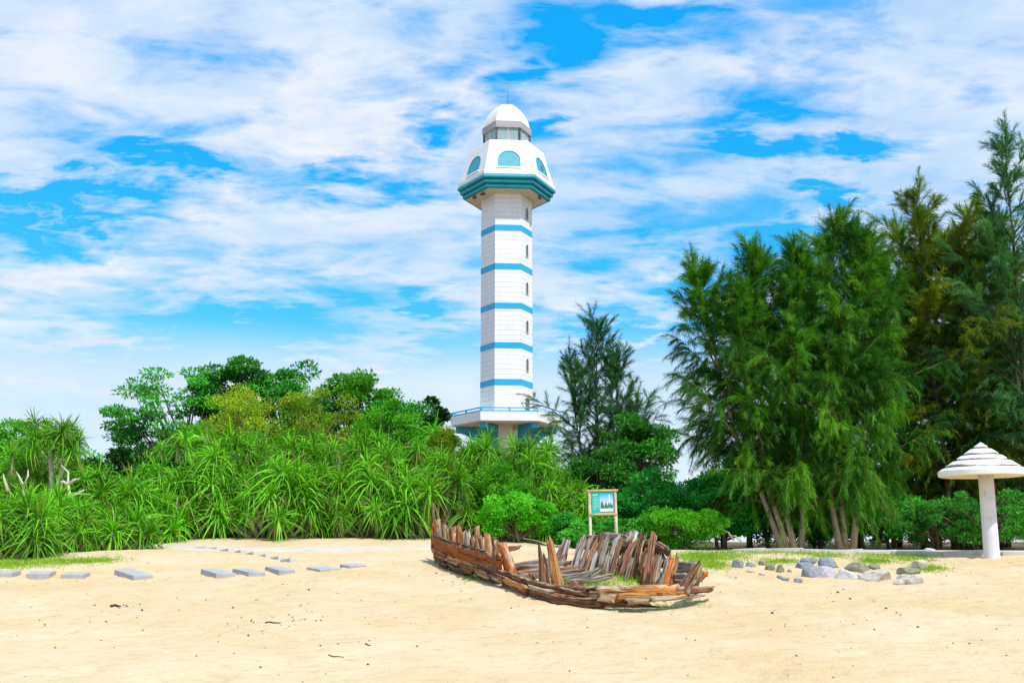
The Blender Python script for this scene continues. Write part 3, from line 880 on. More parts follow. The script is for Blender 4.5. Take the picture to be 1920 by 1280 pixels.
    # ---- floor timbers lying across inside
    fl = [((958, 1062), (1000, 1056), (1040, 1051), 20.0, .12, W_GREY), ((960, 1069), (1010, 1062), (1070, 1055), 19.5, .13, W_GREY), ((963, 1076), (1020, 1070), (1088, 1064), 19.0, .10, W_MIX),
          ((968, 1081), (1030, 1077), (1098, 1070), 18.5, .10, W_GREY), ((1045, 1073), (1075, 1071), (1092, 1069), 18.9, .10, W_DARK), ((1000, 1060), (1040, 1058), (1068, 1060), 19.7, .10, W_DARK),
          ((1040, 1085), (1095, 1079), (1110, 1074), 18.2, .12, W_GREY), ((1095, 1081), (1112, 1076), (1128, 1062), 18.4, .10, W_GREY), ((1055, 1091), (1110, 1087), (1150, 1078), 17.7, .09, W_GREY),
          ((975, 1089), (990, 1086), (1003, 1078), 18.0, .07, W_DARK), ((1035, 1048), (1060, 1056), (1080, 1053), 20.4, .08, W_DARK)]
    for (a, b, c, D, w, m_) in fl:
        part('floor_timber', [P(*a, D), P(*b, D - .05), P(*c, D + .05)], w, .1, Zv, m_, .9, .15, .15)
    return root


build_wreck()

# ------------------------------------------------------------------ information board
def build_sign():
    D = 24.6
    base = on_ground(1134, 1030); 
    pL = at(1108, 1000, D); pR = at(1157, 1000, D)
    z0 = g1((pL.x + pR.x) / 2, D)
    cx = (pL.x + pR.x) / 2; w = pR.x - pL.x
    root = thing('information_board', 'turquoise information board with printed picture on two pale wooden posts', 'sign', (cx, D, z0), (0, 0, 0))
    root.rotation_euler = (0, R(-1.2), R(3))
    pale = plain('pale_post_wood', (0.6, 0.5, 0.36), .8, .15, 6, .3, 30, dirt=(.72, .66, .58), dscale=3, dirt_lo=.48)
    zt = at(1104, 917, D).z - z0; zr = at(1130, 919.5, D).z - z0; zb = at(1130, 964, D).z - z0
    h = w / 2
    for s in (-1, 1):
        g = Geo(); g.tube([(s * h, 0, -.3), (s * h, 0, zt * .5), (s * h + .003, 0, zt - .06), (s * h, 0, zt - .03), (s * h, 0, zt)], [.037, .035, .036, .045, .025], 10)
        obj('post', g.mesh('post', True), pale, root)
    for z, e in ((zr, .07), (zb, .02)):
        g = Geo(); g.tube([(-h - e, -.035, z), (0, -.036, z + .003), (h + e, -.035, z)], .026, 8); obj('rail', g.mesh('rail', True), plain('honey_wood', (.55, .36, .14), .7, .2, 8, .2), root)
    pw, phh = w - .09, zr - zb - .05; zc = (zr + zb) / 2
    g = Geo(); g.box((0, -.02, zc), (pw, .02, phh)); 
    panel = obj('panel', g.mesh('panel'), plain('turquoise_print', (.0, .42, .38), .35, .05, 3, 0), root)
    # printed picture: pale frame, blue sky fading to pale haze, white tower, dark plants
    m, t, b = base_mat('printed_picture')
    co = t.new('ShaderNodeTexCoord').outputs['Generated']; sp = t.new('ShaderNodeSeparateXYZ'); t.l.new(co, sp.inputs[0])
    c = t.mix(t.rng(sp.outputs[2], .3, .95), (.75, .72, .78), (.02, .42, .75))
    t.l.new(c, b.inputs['Base Color']); b.inputs['Roughness'].default_value = .35
    px0, px1 = -pw / 2 + pw * .37, pw / 2 - pw * .03; pz0, pz1 = zc - phh * .41, zc + phh * .42
    g = Geo(); g.box(((px0 + px1) / 2, -.033, (pz0 + pz1) / 2), (px1 - px0, .004, pz1 - pz0)); pic = obj('picture', g.mesh('picture'), m, root)
    wht = plain('print_white', (.8, .8, .8), .4, .02, 3, 0); grn = plain('print_green', (.02, .2, .14), .4, .5, 30, 0)
    g = Geo(); g.box(((px0 + px1) / 2, -.037, pz0 + .03), (px1 - px0, .003, .06)); obj('picture_border', g.mesh('picture_border'), wht, pic)
    tx = px0 + (px1 - px0) * .73
    g = Geo(); g.box((tx, -.037, pz0 + .22), (.022, .003, .3)); g.add([(tx - .02, -.0386, pz0 + .33), (tx + .02, -.0386, pz0 + .33), (tx + .012, -.0386, pz0 + .39), (tx - .012, -.0386, pz0 + .39)], [(0, 1, 2, 3)]); obj('picture_tower', g.mesh('picture_tower'), wht, pic)
    rr = random.Random(3); g = Geo()
    for i in range(46):
        f = rr.random(); x = px0 + .02 + (px1 - px0 - .04) * f; hh = (.05 + .11 * abs(math.sin(f * 9 + .6))) * rr.uniform(.5, 1.1); ww = rr.uniform(.008, .02); zz = pz0 + .065 + rr.uniform(0, .05)
        y = -.0395 - .0002 * i * .2
        g.add([(x - ww, y, zz), (x + ww, y, zz), (x + ww * .6 + rr.uniform(-.02, .02), y, zz + hh * .7), (x, y, zz + hh)], [(0, 1, 2, 3)])
    o = obj('picture_plants', g.mesh('picture_plants'), grn, pic); o['kind'] = 'stuff'
    # rows of white print left of the picture (too fine to read)
    g = Geo(); lx0 = -pw / 2 + pw * .06; lx1 = -pw / 2 + pw * .33
    xx = lx0
    for k in range(5):
        wq = .018; g.box((xx + wq / 2, -.0315, zc + phh * .36), (wq, .002, .026)); xx += wq + .006
    for r_ in range(9):
        xx = lx0 + (.0 if r_ else .02); z = zc + phh * (.24 - .066 * r_)
        while xx < lx1 - (.0 if r_ < 8 else .05):
            wq = rr.uniform(.007, .013); g.box((xx + wq / 2, -.0315, z), (wq, .002, .011)); xx += wq + .005
    o = obj('print', g.mesh('print'), plain('print_pale', (.5, .75, .72), .4, .02, 3, 0), panel); o['kind'] = 'stuff'


build_sign()

# ------------------------------------------------------------------ mushroom sunshade
def build_sunshade():
    p = on_ground(1860, 1046); D = p.y
    root = thing('beach_sunshade', 'white mushroom shaped concrete sunshade with tiered round roof', 'sunshade', (p.x, p.y, p.z))
    sc = D / F * 1.02
    top = at(1838, 830, D); rim0 = at(1842, 893, D).z - p.z; rim1 = at(1842, 884.5, D).z - p.z; zt = top.z - p.z
    cx = at(1842, 890, D).x - p.x; cxt = at(1838.5, 830, D).x - p.x
    RR = (at(1842, 890, D) - at(1764.5, 890, D)).length
    white = plain('flaking_white_paint', (.78, .78, .8), .7, .05, 3, .25, 25, dirt=(.45, .36, .24), dscale=2.6, dirt_lo=.58)
    post_m = plain('stained_white_post', (.68, .68, .73), .85, .08, 3, .4, 20, dirt=(.38, .37, .34), dscale=2.6, dirt_lo=.56)
    gap = plain('exposed_mortar', (.10, .075, .045), .95, .4, 12, .5, 30)
    under = plain('yellowed_underside', (.72, .62, .36), .9, .08, 3, .1)
    N = 56; rr = random.Random(8)

    def ring(r_, z, jr=0, jz=0, x0=None):
        f = (z - rim0) / (zt - rim0); ox = cx + (cxt - cx) * max(0, f)
        return [Vector((ox + (r_ + rr.uniform(-jr, jr)) * math.cos(2 * math.pi * k / N), (r_ + rr.uniform(-jr, jr)) * math.sin(2 * math.pi * k / N), z + rr.uniform(-jz, jz))) for k in range(N)]
    # core cone (dark mortar shows where tiers have flaked), tiers lapped over it
    tiers = 5; zs = [rim1 + (zt - rim1) * f for f in (0, .10, .34, .53, .76, 1.0)]
    rs = [RR * f for f in (1.0, .90, .66, .47, .24, .006)]
    g = Geo(); g.rings([ring(RR * .97, rim1 - .02)] + [ring(r_ - .002, z - .004) for r_, z in zip(rs[1:], zs[1:])]); obj('roof_core', g.mesh('roof_core'), gap, root)
    for i in range(tiers):
        g = Geo()
        r0, r1, z0, z1 = rs[i], rs[i + 1], zs[i], zs[i + 1]
        e = .02
        up = .0 if i == 0 else .085 * RR      # bare strip left below each tier
        fz = (z1 - z0) / (r0 - r1)
        jag = [rr.uniform(-.015, .015) + .055 * math.sin(k * .31 + i * 1.9) * math.sin(k * .11 + i) for k in range(N)]
        def lip(rbase, dz):
            out = ring(rbase, z0 + (r0 - rbase) * fz + dz)
            if i == 0: return out
            return [Vector((v.x * (1 - jag[k]) + cx * jag[k], v.y * (1 - jag[k]), v.z + jag[k] * rbase * fz)) for k, v in enumerate(out)]
        b0 = lip(r0 - up, -.012); b1 = lip(r0 - up, .016); k1 = ring(max(r1, .004), z1 + .016); 
        g.rings([b0, b1, k1], False, i == 4)
        obj('roof_tier', g.mesh('roof_tier', False), white, root)
    g = Geo(); g.rings([ring(RR - .03, rim0), ring(RR, rim0 + .015), ring(RR + .005, rim1 + .004), ring(RR - .03, rim1 + .012)], False, True); obj('rim', g.mesh('rim', False), white, root)
    g = Geo(); g.rings([ring(RR - .03, rim0 + .002), ring(.2, rim0 + .03)], False, True); obj('underside', g.mesh('underside'), under, root)
    # leaning post, slightly flared at the foot
    n = 20; rings = []
    x_top = at(1848.5, 895, D).x - p.x
    for f, r_ in ((-.15, .172), (0, .170), (.2, .168), (.6, .164), (1, .162)):
        ox = x_top * f; rings.append([Vector((ox + r_ * math.cos(2 * math.pi * k / n), r_ * math.sin(2 * math.pi * k / n), (rim0 + .03) * f)) for k in range(n)])
    g = Geo(); g.rings(rings); post = obj('post', g.mesh('post', True), post_m, root)
    # flaked patch baring red brick on the right of the post
    rdm = plain('bared_brick', (.45, .16, .09), .9, .3, 20, .4)
    for i in range(7):
        f = .90 - .045 * i + rr.uniform(-.01, .01); a = R(-22 + rr.uniform(-8, 8)); w_ = rr.uniform(.05, .1); ox = x_top * f
        g = Geo(); c = Vector((ox + .164 * math.cos(a), .164 * math.sin(a), rim0 * f)); rot = Matrix.Rotation(a + R(rr.uniform(-12, 12)), 3, 'Z') @ Matrix.Rotation(R(rr.uniform(-30, 30)), 3, 'X')
        g.box(c, (.008, w_, rr.uniform(.025, .06)), rot); obj('bare_patch', g.mesh('bare_patch'), rdm, post)


build_sunshade()

# ------------------------------------------------------------------ slabs, edging stones, rocks
CONC = plain('slab_concrete', (.36, .37, .39), .85, .1, 5, .3, 40, dirt=(.66, .56, .4), dscale=3, dirt_lo=.6)
CONC2 = plain('edging_concrete', (.5, .49, .46), .9, .14, 4, .35, 35, dirt=(.6, .47, .28), dscale=2, dirt_lo=.55)


def slab(name, label, cat, group, px, py, L, W, H, rz, mat, tilt=0.0, seed=0, sink=.35):
    p = on_ground(px, py); r_ = random.Random(seed)
    g = Geo(); g.box((0, 0, H * (.5 - sink)), (W, L, H))
    for i, v in enumerate(g.v): g.v[i] = tuple(c + r_.uniform(-.006, .006) for c in v)
    o = obj(name, g.mesh(name), mat, None, p + Vector((0, 0, 0)), (R(4.6) + tilt, R(r_.uniform(-1.5, 1.5)), R(rz)), label=label, category=cat, group=group)
    bevel(o, .012, 2)
    return o


GS = 'concrete slabs in a row on the sand'
for i, (px, py, L, W, rz, lab) in enumerate([
        (8, 1082, .5, .42, 6, 'concrete slab cut by the left picture edge, beside the grass strip'),
        (77, 1083, .45, .40, 10, 'short concrete slab below the grass strip, left of its twin'),
        (142, 1085, .40, .40, 2, 'short concrete slab lying straight on, nearest the camera of the row'),
        (250, 1083, 1.1, .36, 38, 'long concrete slab turned aslant, in two joined lengths'),
        (408, 1081, .85, .36, 36, 'concrete slab pointing back to the left, left one of three close together'),
        (466, 1079, .75, .34, 38, 'concrete slab pointing back to the left, middle one of three close together'),
        (524, 1075, .7, .32, 36, 'concrete slab pointing back to the left, right one of three close together'),
        (607, 1071, .5, .48, 42, 'thin concrete slab almost buried, alone right of the slab row'),
        (662, 1065, .35, .42, 42, 'last sliver of buried concrete slab at the right end of the row')]):
    slab('concrete_block', lab, 'block', GS, px, py - 3, L, W, .15 if i < 7 else .09, rz, CONC, seed=i, sink=.47)

ordn = ['first', 'second', 'third', 'fourth', 'fifth', 'sixth', 'seventh', 'eighth', 'ninth', 'tenth', 'eleventh', 'twelfth', 'thirteenth', 'fourteenth', 'fifteenth', 'sixteenth']
pts = [(372, 1028), (398, 1029.5), (424, 1032), (449, 1035), (473, 1038.5), (496, 1042.5), (519, 1047), (540, 1051)]
for i, (px, py) in enumerate(pts):
    q = on_ground(px, py); q2 = on_ground(*pts[min(i + 1, 7)]); q1 = on_ground(*pts[max(i - 1, 0)])
    dv = q2 - q1
    slab('edging_stone', f'half buried path edging stone left of the wreck, {ordn[i]} from the left', 'kerb', 'edging stones of the sandy path on the left', px, py, .55, .13, .16, math.degrees(math.atan2(dv.y, dv.x)) - 90, CONC2, seed=30 + i, sink=.72)
kx = [1405, 1470, 1528, 1585, 1645, 1700, 1752, 1806, 1860, 1912]
for i, px in enumerate(kx):
    py = np.interp(px, [1400, 1480, 1560, 1700, 1920], [1025, 1021, 1020, 1024, 1034])
    D = 26.2 - .25 * i
    q = at(px, py, D); q.z = g1(q.x, q.y)
    L = .80 + .12 * math.sin(i * 2.1)
    g = Geo(); g.box((0, 0, .0), (L, .26, .17 + .02 * math.sin(i * 3)))
    r_ = random.Random(i)
    for j, v in enumerate(g.v): g.v[j] = tuple(c + r_.uniform(-.012, .012) for c in v)
    o = obj('kerb_stone', g.mesh('kerb_stone'), CONC2, None, q, (R(r_.uniform(-3, 3)), R(r_.uniform(-2, 2)), R(-14 + r_.uniform(-4, 4))), label=f'long pale kerb stone under the feathery trees, {ordn[i]} from the left', category='kerb', group='kerb stones below the trees')
    bevel(o, .015, 2)


def rock_mat(name, a, b_, c_):
    m, t, b = base_mat(name)
    co = t.new('ShaderNodeTexCoord').outputs['Object']; oi = t.new('ShaderNodeObjectInfo')
    n1 = t.noise(co, 4, 7, .65, .4); n2 = t.noise(t.map(co, scale=(1, 1, 4.5), rot=(.4, .3, 0)), 5, 6, .7, .6)
    c = t.mix(t.rng(n1, .35, .65), a, b_); c = t.mix(t.rng(n2, .52, .68), c, c_)
    t.l.new(c, b.inputs['Base Color']); b.inputs['Roughness'].default_value = .9
    bn = t.new('ShaderNodeBump'); bn.inputs['Strength'].default_value = .8; bn.inputs['Distance'].default_value = .03
    t.l.new(t.math('ADD', n2, t.math('MULTIPLY', t.noise(co, 22, 6, .7), .5)), bn.inputs['Height']); t.l.new(bn.outputs[0], b.inputs['Normal'])
    return m


RK = {'b': rock_mat('blue_grey_rock', (.17, .20, .25), (.30, .33, .38), (.09, .10, .12)), 'p': rock_mat('pale_rock', (.48, .47, .48), (.60, .58, .56), (.34, .32, .30)),
      'o': rock_mat('olive_rock', (.17, .18, .11), (.30, .29, .2), (.1, .1, .07)), 's': rock_mat('striated_rock', (.55, .5, .42), (.42, .38, .32), (.2, .17, .13)), 'l': rock_mat('lavender_rock', (.42, .41, .47), (.52, .5, .55), (.34, .33, .37))}


def rock_mesh(w, d, h, seed, flat=.3):
    import bmesh
    bm = bmesh.new(); bmesh.ops.create_icosphere(bm, subdivisions=3, radius=1)
    r_ = np.random.default_rng(seed)
    planes = [(Vector(r_.normal(size=3)).normalized(), r_.uniform(.62, .92)) for _ in range(11)]
    planes.append((Vector((r_.uniform(-.25, .25), r_.uniform(-.3, .1), 1)).normalized(), .62 + flat * .3))
    for v in bm.verts:
        p = v.co.copy()
        for n_, k in planes:
            e = p.dot(n_) - k
            if e > 0: p -= n_ * e * .92
        p *= 1 + .05 * math.sin(p.x * 7 + seed) * math.cos(p.y * 6 + p.z * 5)
        v.co = Vector((p.x * w / 1.7, p.y * d / 1.7, p.z * h / 1.5))
    me = bpy.data.meshes.new('rock'); bm.to_mesh(me); bm.free()
    return me


rocks = [(340, 305, 75, 65, 'b', 'blue-grey rock at the left end of the rock row, beside the grass'), (430, 312, 60, 38, 'b', 'small low grey rock, second from the left in the rock row'),
         (520, 300, 48, 44, 'o', 'small upright olive rock behind the round olive pebble'), (583, 330, 72, 48, 'o', 'smooth round olive rock between two small ones on open sand'),
         (655, 345, 56, 62, 'o', 'upright egg shaped olive rock left of the big rock pile'), (722, 362, 36, 26, 'b', 'tiny dark stone between the egg shaped rock and the pile'),
         (878, 282, 112, 40, 'b', 'flat slate-blue rock at the back left of the pile'), (1014, 300, 136, 80, 'b', 'largest square blocky grey rock at the back of the pile'),
         (845, 322, 130, 48, 'b', 'long flat grey rock on the left side of the pile'), (866, 372, 82, 84, 'b', 'dark blue wedge rock at the front of the pile'),
         (1000, 368, 166, 86, 'l', 'broad smooth lavender rock at the front of the pile'), (1240, 327, 150, 68, 'o', 'dark olive rock with white spots, alone behind the pale ones'),
         (1155, 390, 136, 80, 'p', 'rough whitish rock right of the lavender one'), (1390, 392, 186, 84, 's', 'wide pale layered rock in the middle of the right group'),
         (1280, 405, 74, 42, 'p', 'small pale rock touching the left of the wide layered one'), (1355, 322, 84, 32, 'o', 'low mossy stone behind the wide layered rock'),
         (1625, 362, 150, 54, 'o', 'flat mossy rock behind the striped rock on the right'), (1712, 312, 112, 80, 's', 'tilted grey-brown rock at the upper right of the group'),
         (1655, 425, 186, 72, 's', 'large striped weathered rock lowest on the right'), (1555, 442, 72, 42, 's', 'small rough rock touching the left of the striped one'),
         (1775, 208, 86, 40, 'p', 'single pale stone up by the kerb under the trees'), (430, 362, 60, 26, 's', 'flat sandy stone below the left end of the rock row'),
         (520, 382, 44, 20, 's', 'flat sandy chip right of another below the rock row'), (650, 402, 40, 22, 'b', 'small dark chip on sand below the egg shaped rock'),
         (692, 418, 50, 18, 'b', 'thin dark chip right of a smaller one on open sand'), (790, 430, 62, 30, 'b', 'small dark jagged stone nearest the camera below the pile')]
for i, (cx, cy, w, h, mt, lab) in enumerate(rocks):
    p = on_ground(1300 + cx / 4, 980 + (cy + h * .42) / 4)
    s = p.y / F / 4
    d_ = max(w, h) * s * .8
    o = obj('rock', rock_mesh(w * s * 1.1, d_, h * s * 1.4, 60 + i), RK[mt], None, (p.x, p.y + d_ * .25, p.z + h * s * .18), (0, 0, 0), label=lab, category='rock', group='rocks laid out on the sand')

# ------------------------------------------------------------------ vegetation
def unit(v):
    return v / np.maximum(1e-9, np.linalg.norm(v, axis=-1, keepdims=True))


def strips(P, d, L, W, droop, nseg, tint, g, fold=0.0, tipw=0.1, midw=1.0):
    """N narrow leaves as curved strips. P,d (N,3); L,W,droop (N,). Returns V, quads, col"""
    N = len(P)
    d = unit(d)
    rnd = g.normal(size=(N, 3)) * .5 + np.array([0, 0, .8])
    side = unit(np.cross(d, rnd))
    s = np.linspace(0, 1, nseg + 1)
    pos = P[:, None, :] + d[:, None, :] * (L[:, None] * s)[:, :, None]
    pos[:, :, 2] -= (droop * L)[:, None] * s ** 2
    wprof = np.interp(s, [0, .25, .7, 1], [.55, midw, .8, tipw])
    hw = (W[:, None] * wprof)[:, :, None] * .5 * side[:, None, :]
    if fold > 0:
        nrm = np.cross(side, d)
        dn = nrm[:, None, :] * (W[:, None] * wprof * fold)[:, :, None]
        V = np.stack([pos - hw + dn, pos, pos + hw + dn], 2)
        k = 3
    else:
        V = np.stack([pos - hw, pos + hw], 2); k = 2
    nv = (nseg + 1) * k
    b = (np.arange(N) * nv)[:, None, None]
    i = (np.arange(nseg) * k)[None, :, None]
    j = np.arange(k - 1)[None, None, :]
    a = b + i + j
    q = np.stack([a, a + 1, a + k + 1, a + k], -1).reshape(-1, 4)
    C = np.repeat(tint[:, None, :], nv, 1).reshape(-1, 3)
    return V.reshape(-1, 3), q, C


def leaf_quads(P, d, nrm, L, W, tint, cup=.12):
    """N pointed leaves, one bent quad each"""
    d = unit(d); side = unit(np.cross(d, nrm)); n = np.cross(side, d)
    a = P; b = P + d * (L * .45)[:, None] + side * (W * .5)[:, None] + n * (W * cup)[:, None]
    c = P + d * L[:, None] - n * (L * .12)[:, None]; e = P + d * (L * .45)[:, None] - side * (W * .5)[:, None] + n * (W * cup)[:, None]
    V = np.stack([a, b, c, e], 1).reshape(-1, 3)
    q = np.arange(len(P) * 4).reshape(-1, 4)
    return V, q, np.repeat(tint[:, None, :], 4, 1).reshape(-1, 3)


def tints(g, n, dead=.02, lo=0.0, hi=1.0, clump=None):
    t_ = np.zeros((n, 3)); base = g.uniform(lo, hi, n) if clump is None else np.clip(clump + g.uniform(-.22, .22, n), 0, 1)
    t_[:, 0] = base; t_[:, 1] = (g.random(n) < dead) * g.uniform(.4, 1.0, n)
    return t_


def skeleton(root, pieces, mat, name='trunk'):
    g = Geo()
    for pts, rad in pieces: g.tube(pts, rad, 6)
    return obj(name, g.mesh(name, True), mat, root)

# ---- pandanus rosettes (shared meshes)
def rosette_mesh(seed, n=72, size=1.0, upright=.5):
    g = np.random.default_rng(seed)
    k = np.arange(n); az = k * 2.39996 + g.uniform(-.2, .2, n); f = (k + .5) / n
    el = np.radians(82 - 95 * f ** .85 + g.uniform(-9, 9, n)) * 1.0
    d = np.stack([np.cos(el) * np.cos(az), np.cos(el) * np.sin(az), np.sin(el)], -1)
    L = size * g.uniform(.6, 1.25, n) * (.75 + .35 * np.sin(np.pi * np.clip(f * .9 + .1, 0, 1)))
    W = g.uniform(.034, .052, n) * size
    droop = g.uniform(.35, 1.0, n) * (.5 + .7 * np.cos(np.clip(el, 0, 1.5)))
    P = np.zeros((n, 3)); P[:, 2] = .22 * (1 - f) * size; P += d * .05
    tt = tints(g, n, .05, .15, 1.0); tt[:, 0] *= (1 - .35 * f)
    k0 = int(n * g.uniform(.82, .97)); tt[k0:, 1] = g.uniform(.2, 1.0, n - k0); droop[k0:] *= 1.6
    V, q, C = strips(P, d, L, W, droop, 6, tt, g, fold=.28, tipw=.06)
    me = mesh_np('rosette', V, q, col=C)
    me.materials.append(M['pandanus'])
    return me


ROS = [rosette_mesh(200 + i, 76, 1.0) for i in range(8)]
GP = 'pandanus clumps of the thicket'


def pandanus(label, px, py, D, h, wid, n, seed, size=.95, group=GP, front=1.0, z=None):
    c = at(px, py, D); gz = g1(c.x, D) if z is None else z
    r_ = random.Random(seed)
    root = thing('pandanus', label, 'pandanus', (c.x, D, gz - .05), None, group)
    pieces = []
    for i in range(n):
        # heads spread over the front and the top of a dome
        f = (i + .5) / n
        a = i * 2.39996 + r_.uniform(-.3, .3)
        rad = wid * math.sqrt(f) * r_.uniform(.85, 1.05)
        x = rad * math.cos(a); y = rad * math.sin(a) * .8
        zz = h * (1 - .86 * (f ** 1.4)) * r_.uniform(.80, 1.04)
        zz = max(zz, .28)
        p = Vector((x, y, zz))
        out = Vector((x, y, 0)) * (.55 / max(.3, wid))
        ax = (Vector((0, 0, 1)) + out + Vector((r_.uniform(-.25, .25), r_.uniform(-.35, .1), 0))).normalized()
        o = obj('rosette', ROS[r_.randrange(8)], None, root, p)
        o.rotation_mode = 'QUATERNION'
        o.rotation_quaternion = ax.to_track_quat('Z', 'Y') @ Matrix.Rotation(r_.uniform(0, 6.28), 3, 'Z').to_quaternion()
        s = size * r_.choice((.6, .75, .9, 1.0, 1.15, 1.3)) * r_.uniform(.9, 1.1); o.scale = (s, s, s * r_.uniform(.9, 1.1)); o['kind'] = 'stuff'
        b = Vector((x * .25 + r_.uniform(-.2, .2), y * .25, 0)); mid = b.lerp(p, .5) + Vector((r_.uniform(-.15, .15), r_.uniform(-.1, .1), -.1))
        pieces.append(([b, mid, p - ax * .02, p + ax * .15], [.07, .055, .05, .03]))
    skeleton(root, pieces, M['bark_pale'], 'stem')
    return root


front = [(292, .0), (392, .0), (505, .0), (610, .0), (715, .0), (815, .0), (1052, .6)]
for i, (px, dd) in enumerate(front):
    pandanus(f'green pandanus clump at the sandy front edge of the thicket, {ordn[i]} from the left', px, 1000, 30.2 + dd + .3 * math.sin(i * 2.3), 2.0 + .25 * math.sin(i * 1.7), 1.4, 36, 300 + i, .74)
for i, px in enumerate((330, 440, 552, 660, 775, 880, 985)):
    pandanus(f'pandanus clump in the middle tier of the thicket, {ordn[i]} from the left', px, 950, 32.0 + .3 * math.sin(i * 1.9), (2.9, 2.9, 2.75, 2.8, 2.75, 2.65, 2.55)[i], 1.45, 32, 330 + i, .74)
for i, px in enumerate((372, 470, 575, 690, 800, 905, 1000)):
    pandanus(f'tall pandanus clump on the skyline of the thicket, {ordn[i]} from the left', px, 900, 34.0 + .3 * math.sin(i * 2.9), (3.6, 3.3, 3.15, 3.2, 3.15, 3.1, 3.05)[i], 1.35, 26, 360 + i, .76)
GL = 'pandanus clumps at the left picture edge'
for i, (px, D, h, w, lab) in enumerate([(12, 23.2, 1.1, 1.0, 'low pandanus clump in the bottom left corner of the greenery, by the grass'), (90, 24.6, 1.2, 1.1, 'low pandanus clump below the bare white branches on the left'),
                                        (185, 26.2, 1.15, 1.1, 'low pandanus clump right of the white branches, at the sand edge'), (20, 27.2, 2.5, 1.2, 'taller pandanus clump cut by the left picture edge'),
                                        (165, 28.4, 1.9, 1.2, 'pandanus clump in the shade right of the slender pandanus tree'), (250, 28.6, 1.5, 1.1, 'low shaded pandanus clump in the hollow left of the thicket'),
                                        (60, 30.0, 3.0, 1.2, 'pandanus clump behind the slender pandanus tree')]):
    pandanus(lab, px, 1000, D, h, w, 22, 390 + i, .72, GL)

# slender pandanus tree with bare trunk and dead white branches
def pandanus_tree():
    D = 27.0; c = at(100, 930, D); gz = g1(c.x, D)
    root = thing('pandanus_tree', 'slender pandanus tree with pale bare trunk and mop of leaves on the left', 'tree', (c.x, D, gz))
    top = at(99, 842, D) - Vector((c.x, D, gz)); r_ = random.Random(4)
    k2 = at(118, 845, D) - Vector((c.x, D, gz))
    skeleton(root, [([(0, 0, -.1), (.0, 0, 1.2), top - Vector((.03, 0, .3)), top], [.085, .07, .06, .05]), ([(0.02, 0, 1.3), k2 - Vector((0, 0, .5)), k2], [.05, .04, .035])], M['deadwood'], 'trunk')
    for i in range(9):
        p = top + Vector((r_.uniform(-.45, .45), r_.uniform(-.4, .3), r_.uniform(-.1, .62)))
        ax = (Vector((p.x - top.x, p.y - top.y, .7))).normalized()
        o = obj('rosette', ROS[i % 8], None, root, p); o.rotation_mode = 'QUATERNION'; o.rotation_quaternion = ax.to_track_quat('Z', 'Y') @ Matrix.Rotation(i * 1.3, 3, 'Z').to_quaternion()
        s = .62 * r_.uniform(.85, 1.1); o.scale = (s, s, s); o['kind'] = 'stuff'
    for i in range(4):
        p = k2 + Vector((r_.uniform(-.1, .4), r_.uniform(-.2, .2), r_.uniform(-.15, .2))); o = obj('rosette', ROS[(i + 3) % 8], None, root, p); o.scale = (.55,) * 3; o.rotation_euler = (r_.uniform(-.4, .4), r_.uniform(0, .5), i); o['kind'] = 'stuff'


pandanus_tree()


def dead_branch(label, paths, r0, mat='deadwood'):
    P0 = at(*paths[0][0]); root = thing('dead_branch', label, 'branch', P0)
    for pth in paths:
        g = Geo(); pts = [at(*q) - P0 for q in pth]; n = len(pts)
        g.tube(pts, [r0 * (1 - .75 * i / (n - 1)) for i in range(n)], 6); obj('limb', g.mesh('limb', True), M[mat], root)


dead_branch('bare white dead branches forking beside the slender pandanus trunk', [[(131, 960, 25.7), (131, 935, 25.7), (128, 905, 25.8), (128, 885, 25.9), (115, 872, 26.0)], [(131, 935, 25.7), (142, 927, 25.6), (158, 918, 25.6)], [(129, 910, 25.8), (118, 902, 25.7), (106, 907, 25.7)],
            [(131, 925, 25.7), (120, 928, 25.6), (111, 938, 25.6)], [(129, 908, 25.8), (140, 899, 25.8), (149, 897, 25.8)], [(131, 945, 25.7), (120, 940, 25.6), (113, 925, 25.6), (116, 912, 25.6)]], .055)
dead_branch('thin grey dead stems at the left edge under pandanus leaves', [[(46, 935, 25.6), (44, 910, 25.7), (36, 893, 25.8), (30, 884, 25.8)], [(44, 910, 25.7), (52, 893, 25.7), (53, 880, 25.8)], [(15, 920, 25.6), (8, 898, 25.7), (6, 888, 25.7)]], .045)
dead_branch('dry twiggy branches tangled in the right half of the thicket', [[(812, 935, 30.2), (780, 905, 30.2), (740, 893, 30.2), (722, 880, 30.3)], [(780, 905, 30.2), (800, 892, 30.1), (832, 874, 30.2)], [(800, 921, 30.2), (770, 917, 30.1), (742, 925, 30.1)], [(805, 925, 30.1), (830, 918, 30.1), (850, 905, 30.2)],
            [(760, 899, 30.2), (765, 885, 30.2), (785, 872, 30.2)], [(808, 930, 30.2), (806, 918, 30.1), (818, 905, 30.1), (822, 890, 30.1)], [(742, 893, 30.2), (745, 875, 30.2)]], .028)
dead_branch('dry brown stems under the pandanus in the hollow on the left', [[(322, 990, 29.0), (330, 955, 29.0), (333, 930, 29.1)], [(330, 958, 29.0), (348, 945, 29.0), (358, 938, 29.0)], [(325, 975, 29.0), (312, 950, 29.0), (300, 940, 29.0)], [(300, 985, 29.0), (318, 965, 29.0), (310, 940, 29.1)]], .035, 'bark_pale')
dead_branch('pale fallen branches on the ground left of the twin trunk tree', [[(1376, 1012, 28.5), (1366, 998, 28.5), (1352, 990, 28.5)], [(1390, 1014, 28.4), (1378, 1004, 28.4), (1366, 1003, 28.4)]], .03)

